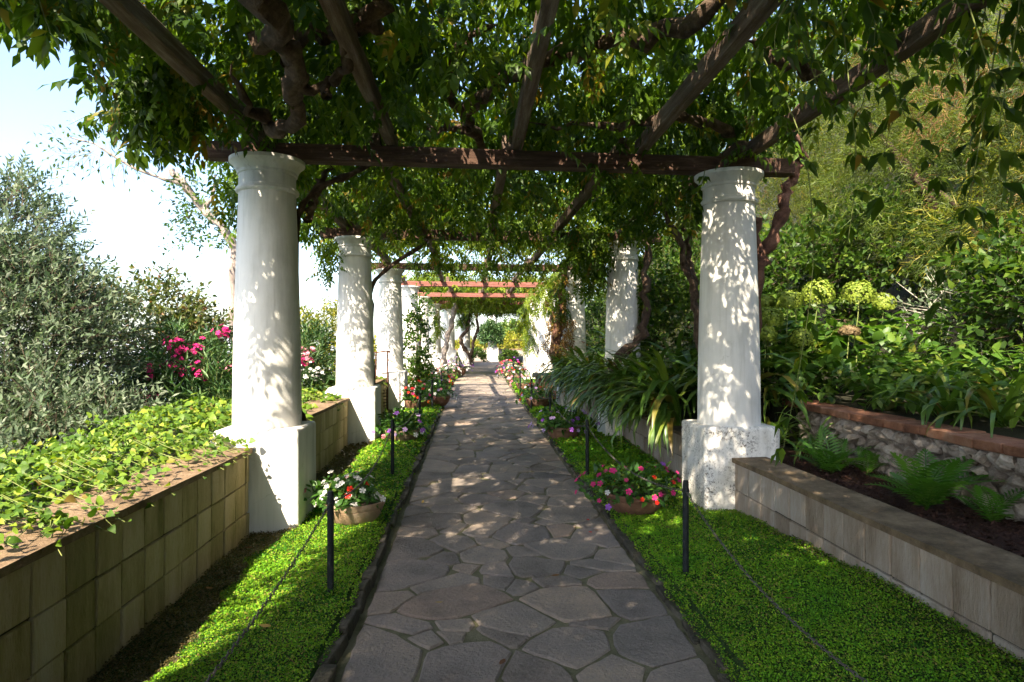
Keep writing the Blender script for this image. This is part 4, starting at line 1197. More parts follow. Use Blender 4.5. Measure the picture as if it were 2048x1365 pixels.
# ---------------------------------------------------------------- left side: ivy on the raised bed
IVY = [broad_leaf(1.0, 0.92, 0.3, 5, True, 0.12), broad_leaf(1.0, 0.80, 0.5, 5, True, -0.08), broad_leaf(1.0, 0.98, 0.12, 5, True, 0.25), broad_leaf(0.8, 0.7, 0.6, 4, True, 0.1)]
def ivy_bed(y0, y1, label, n_trail, singles, dens, x1=-2.04, sz=0.045):
    t = thing('ivy', (-2.3, y0, 0.70), label, 'ivy', 'yellow-green ivy on the left beds')
    nP = int(dens * 1.0 * (y1 - y0))
    X = RNG.uniform(-2.85, x1, nP); Y = RNG.uniform(y0, y1, nP)
    hh = 0.03 + 0.17 * np.clip((x1 - X) / 0.45, 0, 1) * (0.2 + 1.3 * vnoise(X, Y, 2.6))
    hh[X > x1 - 0.1 * vnoise(X, Y, 6)] *= 0.4
    Z = 0.74 + 0.007 * Y + hh * RNG.random(nP) ** 0.45
    P = [np.stack([X, Y, Z], -1)]
    D = [np.stack([RNG.normal(size=nP) + 0.5, RNG.normal(size=nP) - 0.3, RNG.uniform(-0.7, 0.3, nP)], -1)]
    stems = []
    for k in range(n_trail):
        ys_ = RNG.uniform(y0 + 0.1, y1 - 0.25)
        ln = RNG.uniform(0.15, 0.42)
        z0 = 0.765 + 0.007 * ys_
        c = [(x1 - 0.15, ys_, z0 + 0.12), (x1 + 0.02, ys_ - 0.04, z0 + 0.05), (x1 + ln * 0.7, ys_ - RNG.uniform(0.02, 0.2), z0 + 0.02), (min(x1 + ln, -1.64), ys_ - RNG.uniform(0.05, 0.3), z0 + 0.005)]
        if RNG.random() < 0.25: c[-1] = (-1.62, c[-1][1], z0 - 0.08)
        Q = spline(c, 12)
        stems.append(tube(Q, 0.0024, 4))
        m = int(8 + ln * 26)
        tt = np.linspace(0.1, 1, m) * 11
        q = np.stack([np.interp(tt, np.arange(12), Q[:, j]) for j in range(3)], -1)
        P.append(q + np.array([0, 0, 0.012]) + RNG.normal(size=q.shape) * 0.012)
        D.append(np.stack([RNG.normal(size=m) * 0.9 + 0.3, RNG.normal(size=m), RNG.uniform(-0.35, 0.3, m)], -1))
    # a few upright runners
    for k in range(int(n_trail * 0.4)):
        b = np.array([RNG.uniform(-2.7, -2.2), RNG.uniform(y0 + 0.2, y1 - 0.2), 0.82])
        e = b + np.array([RNG.normal() * 0.12, RNG.normal() * 0.15, RNG.uniform(0.08, 0.26)])
        m = 9
        q = b + (e - b) * np.linspace(0, 1, m)[:, None]
        stems.append(tube(q, 0.0022, 4))
        P.append(q + RNG.normal(size=q.shape) * 0.015); D.append(np.stack([RNG.normal(size=m), RNG.normal(size=m), RNG.uniform(-0.5, 0.5, m)], -1))
    P = np.vstack(P); D = np.vstack(D)
    Nn = np.array([-0.15, -0.35, 1.0]) + RNG.normal(size=P.shape) * 0.55
    M = bases(D, Nn, sz * RNG.uniform(0.4, 1.3, len(P)))
    single_leaves(t, IVY, 'ivy', P, M, singles, minY=1.9)
    V, F = join(stems)
    put_world('stems', V, F, 'stalk', t, kind='stuff')
ivy_bed(1.0, 5.35, 'yellow-green ivy spilling over the near left wall', 70, 290, 1050)
ivy_bed(5.4, 9.1, 'yellow-green ivy on the bed between the first and second left columns', 22, 0, 650, sz=0.062)
ivy_bed(9.3, 13.0, 'yellow-green ivy on the bed behind the second left column', 10, 0, 420, sz=0.075)

# ---------------------------------------------------------------- shrubs
def shrub(name, label, cat, root, blobs, tmpls, mat, size, twig=0.3, m=9, group=None, ang=0.8, singles=0, wood='bark', up=0.35, twig_w=0.004, trunk=True, wmul=1.0, nrm_up=0.8):
    t = thing(name, root, label, cat, group)
    Ps, Ds, Ns, Tw = [], [], [], []
    for (c, r, n) in blobs:
        P, D, N_, tw = twig_cloud(c, r, n, twig, m, ang=ang, up=up, nrm_up=nrm_up)
        Ps.append(P); Ds.append(D); Ns.append(N_); Tw.append(tw)
    P, D, Nn, Tw = np.vstack(Ps), np.vstack(Ds), np.vstack(Ns), np.concatenate(Tw)
    S_ = size * RNG.uniform(0.65, 1.3, len(P))
    M = bases(D, Nn, S_)
    single_leaves(t, tmpls, mat, P, M, singles)
    V, F = twig_sticks(Tw, twig_w)
    put_world('twigs', V, F, wood, t, kind='stuff')
    if trunk:
        parts = []
        for (c, r, n) in blobs[:6]:
            mid = (np.array(root) + np.array(c)) / 2 + RNG.normal(size=3) * 0.1
            parts.append(tube(spline([root, mid, c], 12), np.linspace(0.05, 0.014, 12) * wmul, 6, 0.15))
        V, F = join(parts)
        put_world('trunk', V, F, wood, t, smooth=True)
    return t
OLIVE = [leaf2(1, 0.36, 0.1, 0.04), leaf2(1, 0.30, 0.05, 0.08)]
OVAL = [leaflet(1, 0.55, 0.15, 0.15), leaflet(1, 0.48, 0.1, 0.25)]
LANCE = [leaf2(1, 0.17, 0.2, 0.12), leaf2(1, 0.14, 0.1, 0.25)]
shrub('olive_shrub', 'large grey-green evergreen shrub filling the left edge of the garden', 'shrub', (-5.2, 6.6, -1.2),
      [((-5.3, 6.6, 1.2), (1.5, 1.3, 1.4), 2300), ((-5.1, 6.8, 2.45), (1.0, 0.9, 0.85), 1100), ((-4.45, 6.6, 1.6), (0.95, 0.8, 0.9), 1100), ((-4.2, 6.2, 0.6), (1.0, 0.9, 0.8), 1300), ((-5.9, 6.0, 2.1), (0.9, 0.9, 1.0), 900), ((-3.6, 5.8, 0.45), (0.75, 0.8, 0.65), 900), ((-4.9, 5.2, 0.6), (0.9, 0.8, 0.8), 900), ((-4.3, 7.2, 0.2), (1.3, 0.8, 0.8), 600)],
      OLIVE, 'olive', 0.070, 0.40, 12, up=0.6)
shrub('coastal_shrub', 'loose shrub with yellowing leaves behind the pink oleander', 'shrub', (-4.2, 9.3, -1.0),
      [((-4.6, 9.4, 1.7), (0.95, 0.8, 0.7), 560), ((-4.15, 9.4, 1.35), (0.6, 0.6, 0.5), 300), ((-4.5, 9.2, 0.5), (1.0, 0.8, 0.8), 560), ((-3.9, 9.5, 1.75), (0.4, 0.5, 0.25), 60)],
      OVAL, 'coast_leaf', 0.085, 0.36, 8, up=0.1)

PETAL5 = []
for s in range(2):
    V = []; F = []
    for k in range(5):
        a = 2 * PI * k / 5 + 0.1 * s
        p = lambda r, d, z: (r * math.cos(a + d), r * math.sin(a + d), z)
        o = len(V)
        V += [(0, 0, 0.05), p(0.36, -0.5, 0.14), p(0.55, -0.36, 0.14 - 0.1 * s), p(0.56, 0.30, 0.12), p(0.36, 0.52, 0.16)]
        F += [(o, o + 1, o + 2), (o, o + 2, o + 3), (o, o + 3, o + 4)]
    PETAL5.append((np.array(V, dtype=float), np.array(F)))
flower_meshes = {c: [make_mesh('flower', t[0], t[1], 'petal_' + c, np.zeros(len(t[0]))) for t in PETAL5] for c in FLOWERS}

def oleander(label, root, blobs, heads, size=0.14):
    t = shrub('oleander', label, 'shrub', root, blobs, LANCE, 'oleander', size, 0.4, 12, ang=0.75, up=0.9, wood='stalk')
    for (x, y, z, colr, n, rad) in heads:
        n = int(n * 1.6); rad = rad * 1.15
        P = np.array((x, y, z)) + RNG.normal(size=(n, 3)) * rad
        c = np.array((x, y, z - rad))
        D = rand_dirs(n); Nn = unit(P - c) + np.array([-0.2, -0.6, 0.4])
        x_ = np.cross(D, Nn)
        M = bases(x_, Nn, RNG.uniform(0.045, 0.07, n))
        V, F, R = scatter_multi(PETAL5, M, P)
        put_world('flower_cluster', V, F, 'petal_' + colr, t, R, kind='stuff')
oleander('oleander with bright pink flowers behind the left ivy', (-3.2, 7.6, -0.2), [((-3.1, 7.6, 0.75), (0.55, 0.5, 0.6), 210), ((-3.35, 7.8, 1.1), (0.4, 0.4, 0.45), 100), ((-2.75, 7.4, 0.6), (0.35, 0.4, 0.4), 110)],
         [(-3.33, 7.5, 1.55, 'magenta', 16, 0.05), (-3.12, 7.5, 1.50, 'magenta', 14, 0.05), (-2.82, 7.5, 1.68, 'magenta', 9, 0.04), (-3.28, 7.4, 1.30, 'magenta', 18, 0.06), (-3.55, 7.4, 1.22, 'magenta', 9, 0.05), (-3.02, 7.4, 1.24, 'magenta', 9, 0.05), (-3.62, 7.3, 0.98, 'magenta', 10, 0.05), (-3.38, 7.1, 0.88, 'magenta', 14, 0.05), (-3.95, 7.3, 1.28, 'magenta', 5, 0.03), (-2.78, 7.6, 1.25, 'pink', 9, 0.04), (-4.0, 7.0, 0.75, 'magenta', 6, 0.04)])
oleander('oleander with pale pink and white flowers between the first and second left columns', (-2.8, 9.9, 0.0), [((-2.75, 9.9, 0.95), (0.5, 0.6, 0.5), 190), ((-2.6, 10.2, 1.3), (0.35, 0.4, 0.35), 90)],
         [(-2.75, 9.6, 1.55, 'pink', 12, 0.05), (-2.55, 9.6, 1.45, 'pink', 12, 0.05), (-2.42, 9.6, 1.30, 'magenta', 10, 0.05), (-2.66, 9.5, 1.22, 'white', 18, 0.07), (-2.45, 9.5, 1.10, 'white', 20, 0.08), (-2.8, 9.5, 1.12, 'white', 12, 0.06), (-2.3, 9.6, 1.05, 'white', 14, 0.06), (-2.35, 9.5, 1.42, 'pink', 9, 0.04)])
shrub('coastal_shrub', 'rounded yellow-green shrub behind the second left column', 'shrub', (-3.1, 14.2, 0.0), [((-3.1, 14.2, 1.3), (0.75, 0.7, 0.95), 420), ((-2.6, 14.6, 1.0), (0.6, 0.6, 0.7), 200)], OVAL, 'yellow_far', 0.10, 0.3, 8)
shrub('climbing_shrub', 'dark leafy climber beside the fourth left column', 'shrub', (-1.30, 15.6, 0.3), [((-1.32, 15.6, 1.5), (0.24, 0.3, 0.75), 130), ((-1.3, 15.6, 0.75), (0.30, 0.3, 0.45), 100), ((-1.2, 15.6, 2.3), (0.18, 0.2, 0.35), 34)], OVAL, 'dark_leaf', 0.10, 0.24, 7)
shrub('low_shrub', 'bright green low shrub at the foot of the leafy climber', 'shrub', (-1.25, 15.2, 0.25), [((-1.25, 15.2, 0.62), (0.28, 0.28, 0.38), 110)], OVAL, 'ivy', 0.075, 0.16, 7)
# a leaning pine trunk with thin branches, seen past the nearest left column
pine = thing('leaning_pine', (-4.1, 12.6, -0.4), 'leaning tree with pinkish bare trunk behind the nearest left column', 'tree')
limb(pine, [(-4.1, 12.6, -0.4), (-4.35, 12.4, 1.2), (-4.35, 12.1, 2.4), (-4.30, 12.0, 3.3), (-4.75, 11.9, 3.9), (-5.1, 11.8, 4.35), (-5.3, 11.8, 4.6)], 0.095, 0.055, 'pale_bark', 'trunk', 30, 0.12)
limb(pine, [(-4.75, 11.9, 3.9), (-4.6, 11.9, 4.25), (-4.55, 11.9, 4.6)], 0.05, 0.02, 'pale_bark', 'branch', 12)
limb(pine, [(-5.1, 11.8, 4.35), (-5.8, 11.7, 4.55), (-6.5, 11.6, 4.95), (-7.1, 11.6, 5.1)], 0.035, 0.008, 'pale_bark', 'branch', 16)
P, D, Nn, tw = twig_cloud((-6.2, 11.6, 4.9), (1.1, 0.5, 0.28), 130, 0.5, 5, low=-1)
V, F = twig_sticks(tw, 0.005); put_world('twigs', V, F, 'pale_bark', pine, kind='stuff')
Pc, Dc, Nc, tw2 = twig_cloud((-4.45, 11.9, 3.7), (0.75, 0.6, 0.95), 200, 0.4, 7)
V, F, R = scatter_multi(OVAL, bases(np.vstack([Dc, D[::3]]), np.vstack([Nc, Nn[::3]]), np.full(len(Pc) + len(P[::3]), 0.095)), np.vstack([Pc, P[::3]]))
put_world('crown', V, F, 'dark_leaf', pine, R, kind='stuff')
V, F = twig_sticks(tw2, 0.004); put_world('twigs', V, F, 'bark', pine, kind='stuff')

# ---------------------------------------------------------------- right side: feathery trees and undergrowth on the slope
FEATHER = [feather(16, s, 0.35 + 0.15 * s) for s in range(4)]
def feathery(label, root, blobs, dry=(), size=0.42):
    t = thing('feathery_tree', root, label, 'tree', 'feathery trees on the right slope')
    Ps, Ds = [], []
    for (c, r, n) in blobs:
        d = rand_dirs(n)
        rr = 0.35 + 0.65 * RNG.random(n) ** 0.5
        lump = 0.72 + 0.5 * vnoise(d[:, 0] * 2 + c[0] * 3, d[:, 2] * 2 + c[1], 1.6)
        P = np.array(c) + d * np.array(r) * (rr * lump)[:, None]
        Ps.append(P); Ds.append(unit(d * 0.8 + RNG.normal(size=(n, 3)) * 0.5 + np.array([0, 0, -0.15])))
    P, D = np.vstack(Ps), np.vstack(Ds)
    Nn = np.array([0, 0, 1.0]) + RNG.normal(size=P.shape) * 0.4
    tone = np.clip(0.75 * vnoise(P[:, 0] + P[:, 1], P[:, 2] * 1.2 + P[:, 1], 1.5) + 0.35 * RNG.random(len(P)) - 0.05, 0, 0.999)
    V, F, R = scatter_multi(FEATHER, bases(D, Nn, size * RNG.uniform(0.6, 1.3, len(P))), P, tone)
    put_world('crown', V, F, 'feathery', t, R, kind='stuff')
    for (c, r, n) in dry:
        P = np.array(c) + RNG.normal(size=(n, 3)) * np.array(r) * 0.5
        D = np.stack([RNG.normal(size=n) * 0.5, RNG.normal(size=n) * 0.5, -np.ones(n)], -1)
        V, F, R = scatter_multi(FEATHER, bases(D, RNG.normal(size=(n, 3)), size * RNG.uniform(0.6, 1.1, n)), P)
        put_world('dry_spray', V, F, 'feather_dry', t, R, kind='stuff')
    parts = []
    for (c, r, n) in blobs[:6]:
        mid = (np.array(root) * 0.5 + np.array(c) * 0.5) + RNG.normal(size=3) * 0.15
        parts.append(tube(spline([root, mid, c], 12), np.linspace(0.10, 0.02, 12), 7, 0.15))
    V, F = join(parts)
    put_world('trunk', V, F, 'bark', t, smooth=True)
feathery('tall feathery yellow-green tree rising behind the hydrangeas', (6.6, 8.2, 2.0), [((6.6, 8.4, 5.2), (2.0, 1.6, 1.9), 3200), ((5.6, 7.8, 3.6), (1.3, 1.1, 1.0), 1000), ((7.4, 7.4, 4.0), (1.6, 1.3, 1.3), 1300), ((5.0, 8.6, 5.0), (1.3, 1.2, 1.2), 900)], [((5.3, 7.0, 4.3), (0.5, 0.4, 0.7), 70), ((6.3, 7.0, 4.8), (0.6, 0.5, 0.8), 80), ((4.9, 7.2, 5.1), (0.7, 0.5, 0.35), 60)])
feathery('feathery tree at the right edge of the garden, lowest sprays near the silvery twigs', (6.8, 5.2, 2.1), [((6.6, 5.3, 4.1), (1.5, 1.4, 1.6), 2200), ((5.7, 5.9, 3.0), (0.9, 0.9, 0.7), 600), ((5.3, 6.3, 2.55), (0.6, 0.6, 0.5), 380), ((6.6, 4.6, 5.8), (1.5, 1.3, 1.2), 800)], [((5.6, 5.6, 3.6), (0.4, 0.4, 0.6), 50), ((5.4, 5.7, 2.75), (0.35, 0.3, 0.35), 40)])
feathery('darker feathery tree farther up the right slope behind the second right column', (5.4, 12.6, 1.5), [((5.4, 12.6, 4.2), (2.2, 1.8, 2.3), 2600), ((4.2, 12.0, 2.6), (1.2, 1.2, 1.2), 700), ((7.6, 12.4, 5.6), (2.2, 1.8, 2.4), 2200), ((4.6, 10.4, 4.6), (1.4, 1.2, 1.4), 1100)], [((4.6, 11.0, 4.4), (0.6, 0.5, 0.5), 90)])
feathery('distant feathery tree closing the view beyond the third right column', (5.6, 18.5, 1.7), [((5.2, 18.6, 3.6), (2.4, 2.2, 2.4), 1500), ((4.0, 22.0, 3.0), (1.8, 2.2, 2.2), 900)], size=0.6)
for (lab, root, blobs) in (
    ('dark leafy undergrowth shrub behind the hydrangea flowers', (4.6, 8.8, 1.1), [((4.4, 8.8, 2.2), (1.2, 0.8, 0.9), 700), ((5.5, 8.4, 2.7), (1.0, 0.8, 0.8), 500)]),
    ('dark leafy shrub between the first and second right columns', (3.4, 9.6, 1.0), [((3.3, 9.8, 1.8), (0.9, 0.9, 0.9), 560), ((3.9, 10.6, 2.6), (1.1, 1.0, 1.1), 500)]),
    ('dark leafy shrub behind the third right column', (3.3, 14.0, 1.0), [((3.1, 14.2, 1.7), (0.9, 1.2, 1.0), 420), ((3.2, 17.6, 1.9), (0.9, 1.4, 1.2), 380)]),
    ('tall dark evergreen shrub high on the right slope behind the feathery trees', (8.6, 9.0, 4.5), [((8.6, 9.2, 6.8), (2.2, 1.6, 2.0), 620), ((10.6, 7.4, 8.2), (2.4, 2.0, 2.4), 560), ((6.8, 11.4, 6.6), (2.0, 1.4, 2.0), 520)]),
    ('leafy dark shrub beside the hydrangea, right of the nearest column', (3.5, 7.7, 1.0), [((3.45, 7.7, 1.35), (0.7, 0.5, 0.5), 330)]),
    ('shaded leafy shrub at the right edge behind the near strap leaves', (5.0, 4.8, 1.3), [((5.0, 5.0, 1.9), (0.8, 0.9, 0.7), 520), ((5.6, 4.2, 2.2), (0.8, 0.8, 0.8), 420)])):
    shrub('undergrowth_shrub', lab, 'shrub', root, blobs, OVAL, 'dark_leaf', 0.10, 0.34, 8, group='shrubs on the right slope')
sil = shrub('silvery_shrub', 'shrub with pale silvery twigs above the near strap leaves', 'shrub', (4.75, 5.9, 1.0), [((4.75, 5.9, 1.75), (0.6, 0.5, 0.42), 150)], OVAL, 'olive', 0.05, 0.34, 7, wood='pale_twig', twig_w=0.006, up=0.3, wmul=0.3)

# ---------------------------------------------------------------- rubble wall with brick cap
rub = thing('rubble_wall', (3.1, 1.5, 0.45), 'low rubble stone wall with brick cap on the right', 'wall')
put('core', box_mesh('core', 0.22, 4.6, 0.50, 'rubble', 0.0), rub, (3.25, 3.75, 0.68))
stone_meshes = []
for k in range(9):
    bm = bmesh.new()
    bmesh.ops.create_icosphere(bm, subdivisions=2, radius=0.5)
    o_ = [Vector((random.uniform(-1, 1), random.uniform(-1, 1), random.uniform(-1, 1))).normalized() for _ in range(11)]
    c_ = [random.uniform(0.26, 0.42) for _ in o_]
    for v in bm.verts:
        for nn, cc in zip(o_, c_):                     # chip flat facets off the lump
            d = v.co.dot(nn)
            if d > cc: v.co -= nn * (d - cc) * 0.9
        v.co *= 1 + random.uniform(-0.05, 0.05)
    stone_meshes.append(bm_to_mesh('stone', bm, 'rubble', False))
zrow = 0.43; rr_ = random.Random(9)
while zrow < 0.90:
    h = rr_.uniform(0.075, 0.125)
    y = 1.6 + rr_.uniform(0, 0.1)
    while y < 5.95:
        L = rr_.uniform(0.08, 0.19)
        hh = h * rr_.uniform(0.9, 1.25)
        put('stone', rr_.choice(stone_meshes), rub, (3.135 + rr_.uniform(-0.025, 0.02), y + L / 2, min(zrow + h / 2 + rr_.uniform(-0.012, 0.012), 0.895 - hh * 0.45)),
            (rr_.uniform(-0.4, 0.4), rr_.uniform(-0.3, 0.3), rr_.uniform(-0.4, 0.4)), (0.15, L * 1.12, hh * 1.12))
        y += L * 0.93
    zrow += h * 0.9
bricks = [box_mesh('brick', 0.26, 1.0, 0.062, 'brick', 0.006, 1, 0.003) for _ in range(5)]
y = 1.7
while y < 6.2:
    L = rr_.uniform(0.20, 0.25)
    put('brick', rr_.choice(bricks), rub, (3.18 + rr_.uniform(-0.008, 0.008), y + L / 2, 0.935 + (y - 3.5) * 0.01 + rr_.uniform(-0.004, 0.004)), (rr_.uniform(-0.015, 0.015), rr_.uniform(-0.02, 0.02), rr_.uniform(-0.03, 0.03)), (1, L - 0.008, 1))
    y += L

# mulch on the bed in front of it
n = 5200
P2 = np.stack([RNG.uniform(2.43, 3.12, n), RNG.uniform(1.8, 5.6, n)], -1)
P = np.stack([P2[:, 0], P2[:, 1], 0.495 + 0.007 * P2[:, 1] + RNG.random(n) * 0.02 + 0.03 * vnoise(P2[:, 0], P2[:, 1], 5)], -1)
D = rand_dirs(n); D[:, 2] *= 0.35
tm = leaf2(1, 0.28, 0.1, 0.05)
M = bases(D, np.array([0, 0, 1.0]) + RNG.normal(size=P.shape) * 0.5, RNG.uniform(0.02, 0.06, n))
V, F = scatter(tm, M, P)
tag(put_world('bark_mulch', V, F, 'mulch', None, rnd_for(tm, n)), 'reddish bark mulch on the bed below the rubble wall', 'mulch', None, 'stuff')
bed = py_mesh('soil_bed', [(2.38, 0.5, 0.505), (3.2, 0.5, 0.505), (3.2, 5.9, 0.54), (2.38, 5.9, 0.54)], [(0, 1, 2, 3)], 'mulch')
tag(put('soil_bed', bed), kind='structure')

# ferns
FR = fern_frond()
fern_me = [make_mesh('frond', FR[0], FR[1], 'fern', np.zeros(len(FR[0])))]
for (x, y, z, s, n, lab) in ((2.75, 4.85, 0.52, 0.40, 14, 'small fern on the mulch nearest the right column'), (2.76, 3.80, 0.52, 0.46, 18, 'larger fern on the mulch before the rubble wall'), (2.93, 3.5, 0.52, 0.30, 8, 'fern at the foot of the rubble wall by the picture edge'), (2.98, 4.75, 0.54, 0.26, 7, 'little fern tucked against the rubble stones')):
    t = thing('fern', (x, y, z), lab, 'fern', 'ferns on the right bed')
    for k in range(n):
        put('frond', fern_me[0], t, (x, y, z), (random.uniform(0.45, 1.15), 0, 2 * PI * k / n + random.uniform(-0.3, 0.3)), s * random.uniform(0.7, 1.15))

# ---------------------------------------------------------------- strap-leaved plants
STRAPS = []
for (L, W, up, bk) in ((1.0, 0.062, 0.90, 2.6), (1.0, 0.055, 0.75, 2.8), (1.0, 0.07, 0.98, 2.9), (1.0, 0.06, 0.55, 2.4), (1.0, 0.052, 0.66, 3.0), (1.0, 0.05, 1.05, 1.9)):
    v, f = strap(L, W, up, bk)
    STRAPS.append(make_mesh('leaf', v, f, 'strap_leaf', np.zeros(len(v)), True))
def strap_plant(x, y, z, n, L, label, az0=0.0, spread=2 * PI, group='strap-leaved plants along the right wall', wide=1.0):
    t = thing('strap_plant', (x, y, z), label, 'plant', group)
    for k in range(n):
        a = az0 + (random.random() - 0.5) * spread
        put('leaf', random.choice(STRAPS), t, (x + random.uniform(-0.05, 0.05), y + random.uniform(-0.05, 0.05), z), (random.uniform(-0.30, 0.10), random.uniform(-0.2, 0.2), a), tuple(L * random.uniform(0.7, 1.15) * q for q in (wide, 1, 1)))
    return t
# rotation 0 points the leaf along +y; +90 degrees points it at -x (the path)
spots = []
ysp = 5.98
row = 0
front_words = ['first', 'second', 'third', 'fourth', 'fifth', 'sixth', 'seventh', 'eighth', 'ninth', 'tenth', 'eleventh', 'twelfth']
for i in range(12):
    y = 6.45 + i * 0.56
    strap_plant(2.10 + random.uniform(-0.05, 0.05) - 0.02 * max(0, y - 9), y, 0.66 + 0.008 * y, 50, 1.08, 'strap-leaved plant drooping over the right wall, %s behind the nearest right column' % front_words[i], PI / 2 + (0.1 if i < 2 else 0.45), 2.2 if i < 2 else 2.9, wide=1.2)
for i in range(9):
    y = 6.5 + i * 0.75
    strap_plant(2.75 + random.uniform(-0.12, 0.12), y, 0.72 + 0.015 * y, 36, 1.3, 'upright strap-leaved plant in the back row, %s behind the nearest right column' % front_words[i], PI / 2 + 0.2, 5.0, wide=1.1)
strap_plant(2.72, 5.75, 0.58, 30, 0.62, 'strap-leaved plant at the right foot of the nearest right column', -PI / 2 + 0.6, 4.5)
strap_plant(2.92, 5.35, 0.62, 18, 0.5, 'small strap-leaved plant between column pedestal and rubble wall', 0, 6.28)
strap_plant(3.0, 6.2, 0.92, 20, 0.62, 'strap-leaved plant behind the end of the rubble wall', 0, 6.28)
strap_plant(3.42, 4.50, 1.0, 26, 0.66, 'broad strap-leaved plant hanging over the brick cap', PI / 2 + 0.3, 5.6, wide=1.25)
strap_plant(3.42, 4.02, 1.0, 24, 0.62, 'broad strap-leaved plant at the right picture edge above the bricks', PI / 2 + 0.3, 5.6, wide=1.25)
strap_plant(3.95, 4.55, 1.05, 22, 0.8, 'strap-leaved plant behind the two over the brick cap', PI / 2, 6.0, wide=1.25)

# ---------------------------------------------------------------- hydrangea with lime flower heads
HYD = [broad_leaf(1, 0.62, 0.35, 5), broad_leaf(1, 0.55, 0.2, 5, fold=0.25), broad_leaf(1, 0.66, 0.5, 5, fold=0.02)]
hyd = thing('hydrangea', (3.9, 6.9, 0.95), 'hydrangea bush with round lime-green flower heads behind the right column', 'hydrangea')
Ps, Ds, Ns, Tw = [], [], [], []
for (c, r, n) in (((3.55, 6.75, 1.38), (0.7, 0.45, 0.34), 60), ((4.2, 6.7, 1.45), (0.55, 0.5, 0.36), 40), ((3.1, 6.5, 1.25), (0.35, 0.35, 0.25), 22)):
    P, D, N_, tw = twig_cloud(c, r, n, 0.22, 6, ang=1.15, up=0.6, nrm_up=1.3)
    Ps.append(P); Ds.append(D); Ns.append(N_); Tw.append(tw)
P, D, Nn, Tw = np.vstack(Ps), np.vstack(Ds), np.vstack(Ns), np.concatenate(Tw)
single_leaves(hyd, HYD, 'hydrangea_leaf', P, bases(D, Nn, 0.15 * RNG.uniform(0.7, 1.25, len(P))), 290)
V, F = twig_sticks(Tw, 0.006); put_world('twigs', V, F, 'stalk', hyd, kind='stuff')
FLORET = (np.array([(0, -0.5, 0), (0.5, 0, 0.08), (0, 0.5, 0), (-0.5, 0, 0.08)]), np.array([(0, 1, 2, 3)]))
def bloom(x, y, z, r, mat, flat=1.0):
    n = 900
    d = rand_dirs(n); d = d[d[:, 2] > -0.55]
    lump = 0.78 + 0.36 * vnoise(d[:, 0] * 3 + x * 5, d[:, 1] * 3 + d[:, 2] * 2 + y * 3, 1.5)
    P = np.array((x, y, z)) + d * r * lump[:, None] * np.array((1, 1, flat))
    Dd = np.cross(d, rand_dirs(len(d)))
    V, F = scatter(FLORET, bases(Dd, d + RNG.normal(size=d.shape) * 0.3, RNG.uniform(0.020, 0.032, len(d))), P)
    put_world('flower_head', V, F, mat, hyd, rnd_for(FLORET, len(d)))
    Q = spline([(x, y, z - 0.3 * r), (x + random.uniform(-0.03, 0.03), y, z - 0.22), (x + random.uniform(-0.06, 0.06), y + 0.05, z - 0.55)], 7)
    V, F = tube(Q, 0.006, 5); put_world('flower_stem', V, F, 'stalk', hyd)
for (x, y, z, r) in ((3.50, 6.40, 2.03, 0.150), (3.20, 6.42, 1.96, 0.115), (3.93, 6.40, 2.03, 0.140), (2.99, 6.38, 1.78, 0.115), (2.92, 6.35, 1.62, 0.10), (3.28, 6.30, 1.58, 0.105), (4.26, 6.50, 1.95, 0.10), (3.04, 6.6, 1.96, 0.08), (3.36, 6.6, 1.98, 0.07)):
    bloom(x, y, z, r * 1.12, 'hydrangea_bloom', 0.95)
bloom(3.80, 6.35, 1.66, 0.10, 'dead_bloom', 0.6)
shrub('low_shrub', 'low dark leafy plant behind the broad strap leaves over the bricks', 'shrub', (4.0, 4.3, 0.95), [((4.0, 4.4, 1.15), (0.5, 0.8, 0.25), 90), ((4.1, 5.0, 1.2), (0.4, 0.5, 0.3), 60)], HYD, 'hydrangea_leaf', 0.085, 0.18, 7, wood='stalk', ang=1.1, up=0.6, nrm_up=1.3)
shrub('low_shrub', 'broad-leaved green shrub below the hydrangea, above the brick cap', 'shrub', (3.75, 5.8, 0.95), [((3.72, 5.75, 1.12), (0.55, 0.45, 0.24), 66), ((3.6, 5.2, 1.12), (0.32, 0.5, 0.18), 42), ((4.3, 5.7, 1.4), (0.5, 0.5, 0.3), 40)], HYD, 'hydrangea_leaf', 0.095, 0.18, 7, singles=280, wood='stalk', ang=1.1, up=0.6, nrm_up=1.3)

